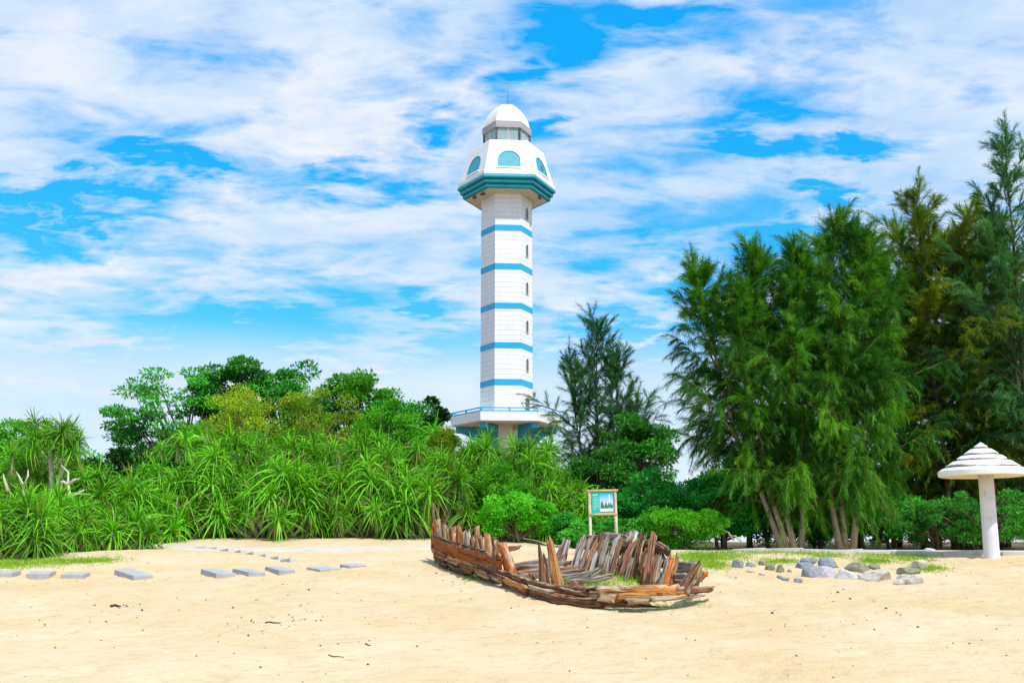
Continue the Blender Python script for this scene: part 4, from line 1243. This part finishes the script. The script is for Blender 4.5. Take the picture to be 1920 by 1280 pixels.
# ---- broad-leaved bushes and trees
def bush(name, label, cat, px, py_base, D, dims, mat, seed, n_clump=40, leaves=320, leaf=(.10, .06), clump_r=.45, group=None, trunk='bark', flat=.6, base_h=None, spread_up=.35, shape='dome', dead=.01, lean=0.0):
    """leafy crown: clumps spread through an ellipsoid dims=(rx, ry, height) above base_h, limbs to each"""
    g = np.random.default_rng(seed)
    c = at(px, py_base, D); gz = g1(c.x, D)
    root = thing(name, label, cat, (c.x, D, gz - .03), None, group)
    rx, ry, H = dims; bh = H * .12 if base_h is None else base_h
    cen = []
    while len(cen) < n_clump:
        p = g.uniform(-1, 1, 3)
        rr_ = np.linalg.norm(p)
        if rr_ > 1 or rr_ < .35: continue
        cen.append(p)
    cen = np.array(cen)
    ctr = np.stack([cen[:, 0] * rx, cen[:, 1] * ry, bh + (cen[:, 2] * .5 + .5) * (H - bh)], -1)
    ctr[:, 0] += lean * (ctr[:, 2] / H)
    cb = g.uniform(.15, .85, n_clump)
    Vs = []; Qs = []; Cs = []; off = 0
    for i in range(n_clump):
        cr = clump_r * g.uniform(.6, 1.3)
        u = unit(g.normal(size=(leaves, 3))); r_ = cr * g.uniform(.25, 1.0, leaves) ** .6
        P = ctr[i] + u * r_[:, None] * np.array([1, 1, flat])
        d = u + g.normal(size=(leaves, 3)) * .6 + np.array([0, 0, spread_up])
        nrm = u * .5 + g.normal(size=(leaves, 3)) * .5 + np.array([0, 0, .9])
        L = leaf[0] * g.uniform(.6, 1.3, leaves); W = leaf[1] * g.uniform(.7, 1.2, leaves)
        V, q, C = leaf_quads(P, d, nrm, L, W, tints(g, leaves, dead, clump=cb[i]))
        Vs.append(V); Qs.append(q + off); Cs.append(C); off += len(V)
    V = np.concatenate(Vs); V[:, 2] = np.maximum(V[:, 2], .02)
    o = obj('crown', mesh_np('crown', V, np.concatenate(Qs), col=np.concatenate(Cs)), M[mat], root); o['kind'] = 'stuff'
    pieces = []
    nst = 1 if bh > 1.0 else 4
    for s_ in range(nst):
        b = Vector((g.uniform(-.2, .2) * (nst > 1) * rx, g.uniform(-.2, .2) * (nst > 1), -.1)); tp = Vector((b.x * .5 + lean * .6, b.y, bh + (H - bh) * .55))
        pieces.append(([b, b.lerp(tp, .5) + Vector((g.uniform(-.12, .12), 0, 0)), tp], [.035 * H / 2 + .03, .025 * H / 2 + .02, .015]))
    for i in range(n_clump):
        s0 = pieces[i % nst][0]; f = min(1, max(.25, (ctr[i][2] - .1) / H * .8)); a = Vector(s0[0]).lerp(Vector(s0[2]), f)
        e = Vector(ctr[i]); m_ = a.lerp(e, .55) + Vector((0, 0, -.06 * H * g.random()))
        pieces.append(([a, m_, e], [.018 * H / 3 + .008, .012 * H / 3 + .006, .005]))
    skeleton(root, pieces, M[trunk], 'trunk')
    return root


# left spreading tree (layered sprays)
bush('broadleaf_tree', 'dark green spreading tree with layered open crown left of the lighthouse', 'tree', 345, 900, 40.0, (3.2, 2.0, 6.9), 'broad', 1, 70, 230, (.16, .075), .62, base_h=2.8, flat=.3, spread_up=.05, trunk='bark_dark')
bush('broadleaf_tree', 'small dark tree top rising above the yellowish shrubs, right of the spreading tree', 'tree', 432, 900, 41.0, (1.5, 1.2, 7.3), 'broad', 2, 30, 330, (.18, .10), .55, base_h=4.2, flat=.5, trunk='bark_dark')
bush('broadleaf_tree', 'round green tree behind the yellowish shrubs, left one of two', 'tree', 545, 900, 40.5, (1.5, 1.2, 6.7), 'broad', 3, 34, 300, (.15, .09), .5, base_h=3.0)
bush('broadleaf_tree', 'round green tree behind the yellowish shrubs, right one of two', 'tree', 665, 900, 40.5, (1.7, 1.2, 6.4), 'bright', 4, 38, 300, (.15, .08), .5, base_h=3.0)
bush('broadleaf_tree', 'low green tree between the yellowish shrubs and the lighthouse balcony', 'tree', 745, 900, 40.0, (1.3, 1.2, 5.5), 'broad', 5, 30, 300, (.14, .08), .5, base_h=2.5)
bush('broadleaf_tree', 'tiny dark tree tip beside the left end of the lighthouse balcony', 'tree', 812, 900, 41.0, (.5, .5, 5.6), 'dark', 6, 12, 160, (.15, .09), .3, base_h=3.8)
bush('yellow_shrub', 'yellow-green shrub on the thicket skyline below the dark tree', 'shrub', 450, 900, 37.0, (1.3, 1.0, 5.5), 'yellow', 7, 46, 300, (.09, .045), .42, base_h=2.4, dead=.05)
bush('yellow_shrub', 'yellow-green shrub on the thicket skyline between the two round trees', 'shrub', 575, 900, 37.6, (2.0, 1.0, 5.6), 'yellow', 8, 60, 300, (.09, .045), .42, base_h=2.4, dead=.05)
bush('green_shrub', 'light green shrub on the thicket skyline left of the lighthouse', 'shrub', 715, 900, 37.0, (1.3, 1.0, 4.9), 'bright', 9, 40, 300, (.1, .05), .42, base_h=2.2)
bush('yellow_shrub', 'small bright yellow flowering sprig in the thicket below the balcony', 'shrub', 832, 880, 31.0, (.5, .4, 3.35), 'yellow', 10, 16, 220, (.07, .04), .24, base_h=2.5)
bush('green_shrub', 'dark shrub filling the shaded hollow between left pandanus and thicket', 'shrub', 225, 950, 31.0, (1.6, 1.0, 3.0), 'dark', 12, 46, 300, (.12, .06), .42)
bush('green_shrub', 'green shrub on the far left skyline behind the pandanus', 'shrub', 20, 950, 33.5, (1.5, 1.0, 4.0), 'bright', 13, 40, 280, (.12, .06), .42)
bush('green_shrub', 'dark green shrub behind the left pandanus, below the spreading tree', 'shrub', 160, 950, 34.0, (1.6, 1.0, 3.6), 'broad', 14, 44, 280, (.12, .06), .45)
bush('green_shrub', 'bright leafy shrub at the thicket foot behind the bow of the wreck', 'shrub', 968, 1005, 28.6, (1.0, .7, 1.25), 'bright', 15, 60, 320, (.075, .045), .26)
bush('green_shrub', 'green shrub spilling down the right end of the thicket', 'shrub', 945, 950, 30.0, (.9, .7, 2.1), 'bright', 16, 46, 300, (.085, .045), .3)
bush('green_shrub', 'low scrubby plant with rounded leaves behind the left sign post', 'shrub', 1082, 1000, 28.4, (.75, .6, .9), 'broad', 17, 36, 260, (.07, .055), .22)
bush('green_shrub', 'low scrubby plant with rounded leaves behind the right sign post', 'shrub', 1172, 1000, 28.6, (.8, .6, .85), 'broad', 18, 36, 260, (.07, .055), .22)
bush('green_shrub', 'rounded light green shrub at the sand edge right of the sign', 'shrub', 1275, 1005, 28.6, (1.25, .8, 1.15), 'bright', 19, 70, 330, (.065, .035), .26)
bush('green_shrub', 'glossy emerald shrub standing behind the rounded light green one', 'shrub', 1222, 980, 30.2, (1.15, .8, 2.25), 'emerald', 20, 64, 300, (.1, .055), .32)
bush('green_shrub', 'emerald shrub with tiered sprays left of the twin trunk tree', 'shrub', 1350, 980, 30.4, (1.5, 1.0, 2.1), 'emerald', 21, 64, 300, (.11, .055), .36, flat=.4)
bush('green_shrub', 'emerald undergrowth between the two pale tree trunks', 'shrub', 1530, 990, 32.5, (1.1, .8, 1.9), 'emerald', 22, 40, 280, (.1, .055), .34, flat=.45)
bush('green_shrub', 'leafy undergrowth right of the two pale tree trunks', 'shrub', 1665, 1000, 31.5, (1.3, .8, 1.9), 'broad', 23, 50, 190, (.09, .045), .26, spread_up=.9)
bush('green_shrub', 'leafy green undergrowth behind the sunshade post', 'shrub', 1850, 1000, 29.2, (1.7, .8, 1.75), 'broad', 24, 64, 190, (.08, .04), .24, spread_up=.9)
bush('green_shrub', 'sparse green undergrowth left of the sunshade below dark trees', 'shrub', 1755, 1000, 30.0, (1.1, .7, 1.4), 'broad', 25, 40, 170, (.09, .04), .22, spread_up=1.0)
bush('green_shrub', 'dense green bush at the foot of the grey feathery tree', 'shrub', 1130, 960, 35.5, (1.5, 1.0, 3.4), 'broad', 26, 60, 300, (.12, .06), .42)
bush('green_shrub', 'broad green tree crown right of the grey feathery tree', 'shrub', 1200, 960, 36.5, (1.3, 1.0, 4.6), 'broad', 27, 46, 300, (.14, .07), .46, base_h=1.5)
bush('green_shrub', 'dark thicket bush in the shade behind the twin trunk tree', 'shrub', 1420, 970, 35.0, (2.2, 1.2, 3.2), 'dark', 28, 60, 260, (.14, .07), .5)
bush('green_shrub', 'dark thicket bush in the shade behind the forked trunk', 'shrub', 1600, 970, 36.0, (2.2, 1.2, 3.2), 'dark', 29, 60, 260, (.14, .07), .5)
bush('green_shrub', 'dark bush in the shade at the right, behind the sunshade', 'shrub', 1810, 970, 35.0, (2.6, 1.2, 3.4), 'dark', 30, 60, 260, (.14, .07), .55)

# ---- casuarinas: stems, rising limbs, drooping needle sprays
def casuarina(label, px, py, D, H, spread, mat, seed, stems=((0, 0, 1.0),), h0=.15, limbs=30, sub=12, per=14, needles=6, nl=.2, nw=.011, bark='bark', droop=1.0, trunk_r=.12, group='feathery trees'):
    g = np.random.default_rng(seed); r_ = random.Random(seed)
    c = at(px, py, D); gz = g1(c.x, D)
    root = thing('casuarina_tree', label, 'tree', (c.x, D, gz - .05), None, group)
    trunk = Geo(); limb_g = Geo()
    B0 = []; B1 = []; BS = []; BC = []; BH = []; BL = []
    for si, (dx, dy, hf) in enumerate(stems):
        top = Vector((dx, dy, H * hf)); pts = []
        b = Vector((.16 * (si - (len(stems) - 1) / 2), r_.uniform(-.08, .08), -.1))
        for k in range(9):
            f = k / 8; p = b.lerp(top, f)
            pts.append(p + Vector((r_.uniform(-.07, .07) * (k > 0), r_.uniform(-.07, .07) * (k > 0), 0)) + Vector((dx, dy, 0)) * .10 * math.sin(f * math.pi))
        trunk.tube(pts, [trunk_r * (1 - .93 * (k / 8) ** .8) * (1.25 if k == 0 else 1) + .006 for k in range(9)], 9)
        nL = max(6, int(limbs * hf))
        for i in range(nL + 1):
            f = h0 + (1 - h0) * ((i + .5) / nL) ** .9
            f = min(f, .995)
            k = min(7, int(f * 8)); p0 = pts[k].lerp(pts[k + 1], f * 8 - k)
            az = i * 2.39996 + r_.uniform(-.5, .5); q_ = (f - h0) / (1 - h0)
            prof = max(0, 1 - q_) ** .75 * (.55 + .9 * min(1, q_ * 2.6)) * r_.choice((.55, .8, 1.0, 1.35))
            L = spread * prof + .35
            el = R(r_.uniform(5, 40) + 45 * q_)
            if i == nL: el = R(86); L = .7
            d = Vector((math.cos(el) * math.cos(az), math.cos(el) * math.sin(az), math.sin(el)))
            lp = [p0]; dd = d.copy()
            for s_ in range(5):
                dd = (dd + Vector((r_.uniform(-.2, .2), r_.uniform(-.2, .2), r_.uniform(-.14, .16)))).normalized(); lp.append(lp[-1] + dd * (L / 5))
            limb_g.tube(lp, [.010 * L + .012, .009 * L + .009, .007 * L + .007, .008, .006, .004], 5)
            cl = min(1, max(0, r_.gauss(.45, .3)))
            ns = max(5, int(sub * (.45 + .3 * L)))
            for s_ in range(ns):
                fs = .15 + .85 * (s_ + r_.random()) / ns; kk = min(4, int(fs * 5)); q = lp[kk].lerp(lp[kk + 1], fs * 5 - kk)
                up_ = .35 * q_ - .05
                sd = (dd * (.9 if fs > .6 else .5) + Vector((r_.gauss(0, .5), r_.gauss(0, .5), r_.gauss(up_, .3)))).normalized()
                B0.append(tuple(q)); BS.append(tuple(sd)); BL.append(r_.uniform(.4, .95) * (.85 if q_ > .75 else 1)); BC.append(cl + r_.uniform(-.18, .18)); BH.append(max(0, r_.gauss(.75, .35) * (1.05 - q_)) * droop)
    B0 = np.array(B0); BS = np.array(BS); BL = np.array(BL); BC = np.array(BC); BH = np.array(BH)
    nb = len(B0)
    # thin twig along each plume
    t_ = np.linspace(0, 1, 4)
    for i in range(0, nb, 2):
        pp = [Vector(B0[i] + BS[i] * BL[i] * u - np.array([0, 0, BH[i] * BL[i] * u * u])) for u in t_]
        limb_g.tube(pp, [.007, .006, .004, .002], 3, False)
    u = (np.arange(per)[None, :] + g.random((nb, per))) / per
    u = .08 + .92 * u
    pos = B0[:, None, :] + BS[:, None, :] * (BL[:, None] * u)[:, :, None]
    pos[:, :, 2] -= BH[:, None] * BL[:, None] * u * u
    tan = np.repeat(BS[:, None, :], per, 1); tan = tan.copy(); tan[:, :, 2] -= 2 * BH[:, None] * u
    pos = pos.reshape(-1, 3); tan = unit(tan.reshape(-1, 3)); n = len(pos)
    P = np.repeat(pos, needles, 0) + g.normal(size=(n * needles, 3)) * .012
    A = np.repeat(tan, needles, 0) + g.normal(size=(n * needles, 3)) * .36
    A[:, 2] -= .22 * droop
    N = n * needles
    L = nl * g.uniform(.5, 1.35, N) * np.repeat((1.15 - .45 * u).reshape(-1), needles); W = nw * g.uniform(.7, 1.3, N)
    tt = tints(g, N, .015, clump=np.repeat(np.repeat(BC, per), needles))
    V, q, C = strips(P, A, L, W, np.full(N, .15), 1, tt, g, tipw=.4)
    o = obj('foliage', mesh_np('foliage', V, q, col=C), M[mat], root); o['kind'] = 'stuff'
    obj('trunk', trunk.mesh('trunk', True), M[bark], root)
    o = obj('limbs', limb_g.mesh('limbs', True), M['bark_dark' if bark == 'bark_dark' else 'bark'], root); o['kind'] = 'stuff'
    print(label[:30], 'needles', N)
    return root


casuarina('grey-green feathery casuarina with thin open top beside the lighthouse', 1140, 960, 38.0, 8.1, 2.0, 'casu_grey', 70, ((-.35, 0, 1.0), (-1.3, 0, .80), (.5, 0, .84), (1.1, .2, .6)), .06, 36, 13, 12, 6, .24, .018, 'bark_dark', .5, .07)
casuarina('big feathery casuarina on three pale stems, left of the forked trunk', 1484, 1015, 29.2, 8.3, 1.95, 'casu', 71, ((-2.35, .1, .93), (-1.4, -.4, .82), (-.6, .3, 1.0), (.4, -.2, .86)), .14, 38, 17, 13, 7, .27, .018, 'bark_pale', 1.15, .085)
casuarina('big drooping casuarina on a forked pale trunk', 1585, 1015, 29.4, 9.25, 2.2, 'casu', 72, ((-.8, .1, .90), (.2, 0, 1.0), (1.3, .2, .95)), .13, 42, 17, 13, 7, .28, .018, 'bark_pale', 1.3, .09)
casuarina('dark olive casuarina behind the sunshade with straight dark trunk', 1800, 1010, 33.5, 11.6, 2.9, 'casu_olive', 73, ((-.5, 0, 1.0), (.8, .2, .86), (2.0, .3, .9)), .13, 42, 15, 12, 6, .27, .021, 'bark_dark', .8, .11)
casuarina('tall thin-topped casuarina at the right picture edge', 1955, 1010, 32.0, 13.0, 2.3, 'casu_grey', 74, ((.0, 0, 1.0), (-.5, 0, .8)), .14, 44, 13, 12, 6, .25, .019, 'bark_dark', .6, .11)
casuarina('shaded casuarina between the drooping one and the olive one', 1735, 1010, 35.0, 10.6, 2.2, 'casu', 75, ((.0, 0, 1.0), (-1.2, 0, .92)), .10, 40, 14, 12, 6, .28, .022, 'bark_dark', .9, .08)
casuarina('tall olive casuarina in the back row, between the olive and the edge tree', 1880, 1010, 38.0, 12.6, 2.6, 'casu_olive', 77, ((.0, 0, 1.0), (-1.4, 0, .9), (1.2, 0, .85)), .10, 36, 13, 12, 6, .30, .025, 'bark_dark', .8, .08)
casuarina('dark casuarina in the back row behind the drooping one', 1680, 1010, 38.0, 10.4, 2.4, 'casu', 78, ((.0, 0, 1.0), (1.4, 0, .9)), .10, 36, 13, 12, 6, .30, .025, 'bark_dark', .9, .08)
casuarina('low dark casuarina filling the gap behind the sunshade roof', 1870, 1010, 36.0, 6.8, 2.8, 'casu', 76, ((.0, 0, 1.0), (1.2, 0, .92), (-1.2, 0, .9)), .08, 30, 13, 12, 6, .28, .024, 'bark_dark', .9, .08)

# ------------------------------------------------------------------ grass, litter
def grass_patch(name, label, px_list, n, seed, h=.09, w=.008, mat='grass'):
    g = np.random.default_rng(seed); P = []
    while len(P) < n:
        cx, cy, rx, ry = px_list[g.integers(len(px_list))]
        u = g.normal(size=2) * .5
        x, y = cx + u[0] * rx, cy + u[1] * ry
        if y < 1028: continue
        d = ray(x, y); d = d / d.y
        p = on_ground(x, y) if len(P) % 6 == 0 else None
        if p is None:
            q = P[-1] if P else None
            if q is None: continue
            p = Vector((q[0] + g.normal() * .10, q[1] + g.normal() * .14, 0)); p.z = 0
        P.append((p.x, p.y, 0))
    P = np.array(P); P[:, 2] = ground(P[:, 0], P[:, 1], True) - .005
    N = len(P); d = g.normal(size=(N, 3)) * .55 + np.array([0, 0, 1.0])
    V, q, C = strips(P, d, h * g.uniform(.5, 1.4, N), np.full(N, w) * g.uniform(.6, 1.3, N), g.uniform(.1, .7, N), 2, tints(g, N, .12), g, tipw=.1)
    obj(name, mesh_np(name, V, q, col=C), M[mat], None, kind='stuff', label=label, category='grass')


grass_patch('grass', 'short bright grass strip on the sand at the left edge', [(20, 1056, 60, 8), (70, 1054, 60, 7), (130, 1052, 50, 4), (10, 1060, 40, 8), (180, 1051, 40, 3)], 9000, 1, .085, .011)
grass_patch('grass', 'patchy grass growing around and behind the rocks', [(1330, 1040, 60, 9), (1370, 1036, 50, 8), (1420, 1033, 50, 6), (1310, 1048, 30, 8), (1340, 1060, 24, 8), (1555, 1042, 40, 5), (1500, 1036, 60, 4), (1660, 1042, 50, 6), (1720, 1046, 40, 8), (1740, 1065, 16, 5), (1640, 1052, 16, 4), (1460, 1052, 26, 5), (1300, 1042, 30, 8), (1350, 1046, 50, 8)], 22000, 2, .085, .012)
grass_patch('grass', 'thin green grass growing inside the wreck', [(1180, 1088, 60, 8), (1120, 1098, 50, 6), (1230, 1086, 30, 7), (1080, 1094, 24, 8), (1090, 1080, 40, 5)], 4500, 3, .16, .008)
grass_patch('grass', 'grass tuft under the left side of the wreck', [(840, 1056, 10, 7), (860, 1064, 14, 6), (900, 1080, 20, 4), (920, 1086, 14, 3)], 2200, 4, .10, .008)
grass_patch('grass', 'sparse grass under the stern planks of the wreck', [(1170, 1143, 22, 3), (1290, 1132, 30, 3), (1235, 1137, 20, 2)], 500, 5, .08, .008)


def litter():
    g = np.random.default_rng(9); V = []; T = []
    spots = [(on_ground(x, y)) for x, y in [(520, 1168), (510, 1168), (555, 1169), (600, 1160), (560, 1095), (590, 1098), (830, 1075), (850, 1085), (650, 1110), (700, 1160), (225, 1138)]]
    pts = []
    for s in spots:
        for k in range(9): pts.append((s.x + g.normal() * .22, s.y + g.normal() * .3))
    for k in range(420):
        y = g.uniform(9.6, 24); pts.append((g.uniform(-.52, .52) * y, y))
    for (x, y) in pts:
        z = float(ground(np.array([x]), np.array([y]), True)[0]); s = g.uniform(.006, .02) * (1 if g.random() < .9 else 1.8); a = g.uniform(0, 6.28); e = g.uniform(.3, 1.0)
        b = len(V)
        for k in range(4): V.append((x + s * math.cos(a + k * 1.571) * (1 if k % 2 else e), y + s * math.sin(a + k * 1.571) * (1 if k % 2 else e), z + .003 + g.uniform(0, .004)))
        V.append((x, y, z + .004 + s * .8))
        for k in range(4): T.append((b + k, b + (k + 1) % 4, b + 4))
    obj('litter', mesh_np('litter', V, None, T), plain('dark_litter', (.06, .045, .03), .9, .5, 3, 0), None, kind='stuff', label='scattered dark crumbs of leaf litter on the sand', category='litter')


litter()


def twig(label, pix, r0):
    g = Geo(); pts = []
    for q in pix:
        p = on_ground(*q); pts.append(Vector((p.x, p.y, float(ground(np.array([p.x]), np.array([p.y]), True)[0]) + r0 * .8)))
    g.tube(pts, [r0, r0 * .9, r0 * .7, r0 * .5][:len(pts)], 5); obj('twig', g.mesh('twig', True), M['bark_dark'], None, label=label, category='twig')


twig('thin dark wavy twig on the near sand left of centre', [(616, 1229), (624, 1231), (634, 1230), (645, 1231)], .007)
twig('short dark twig lying on the sand above the wavy one', [(685, 1208), (691, 1211), (695, 1211)], .008)
twig('dark curled scrap lying alone on the left sand', [(208, 1138), (216, 1136), (221, 1137), (226, 1138)], .022)
twig('small dark scrap among crumbs below the slab row', [(498, 1167), (505, 1166), (512, 1168), (526, 1169)], .012)
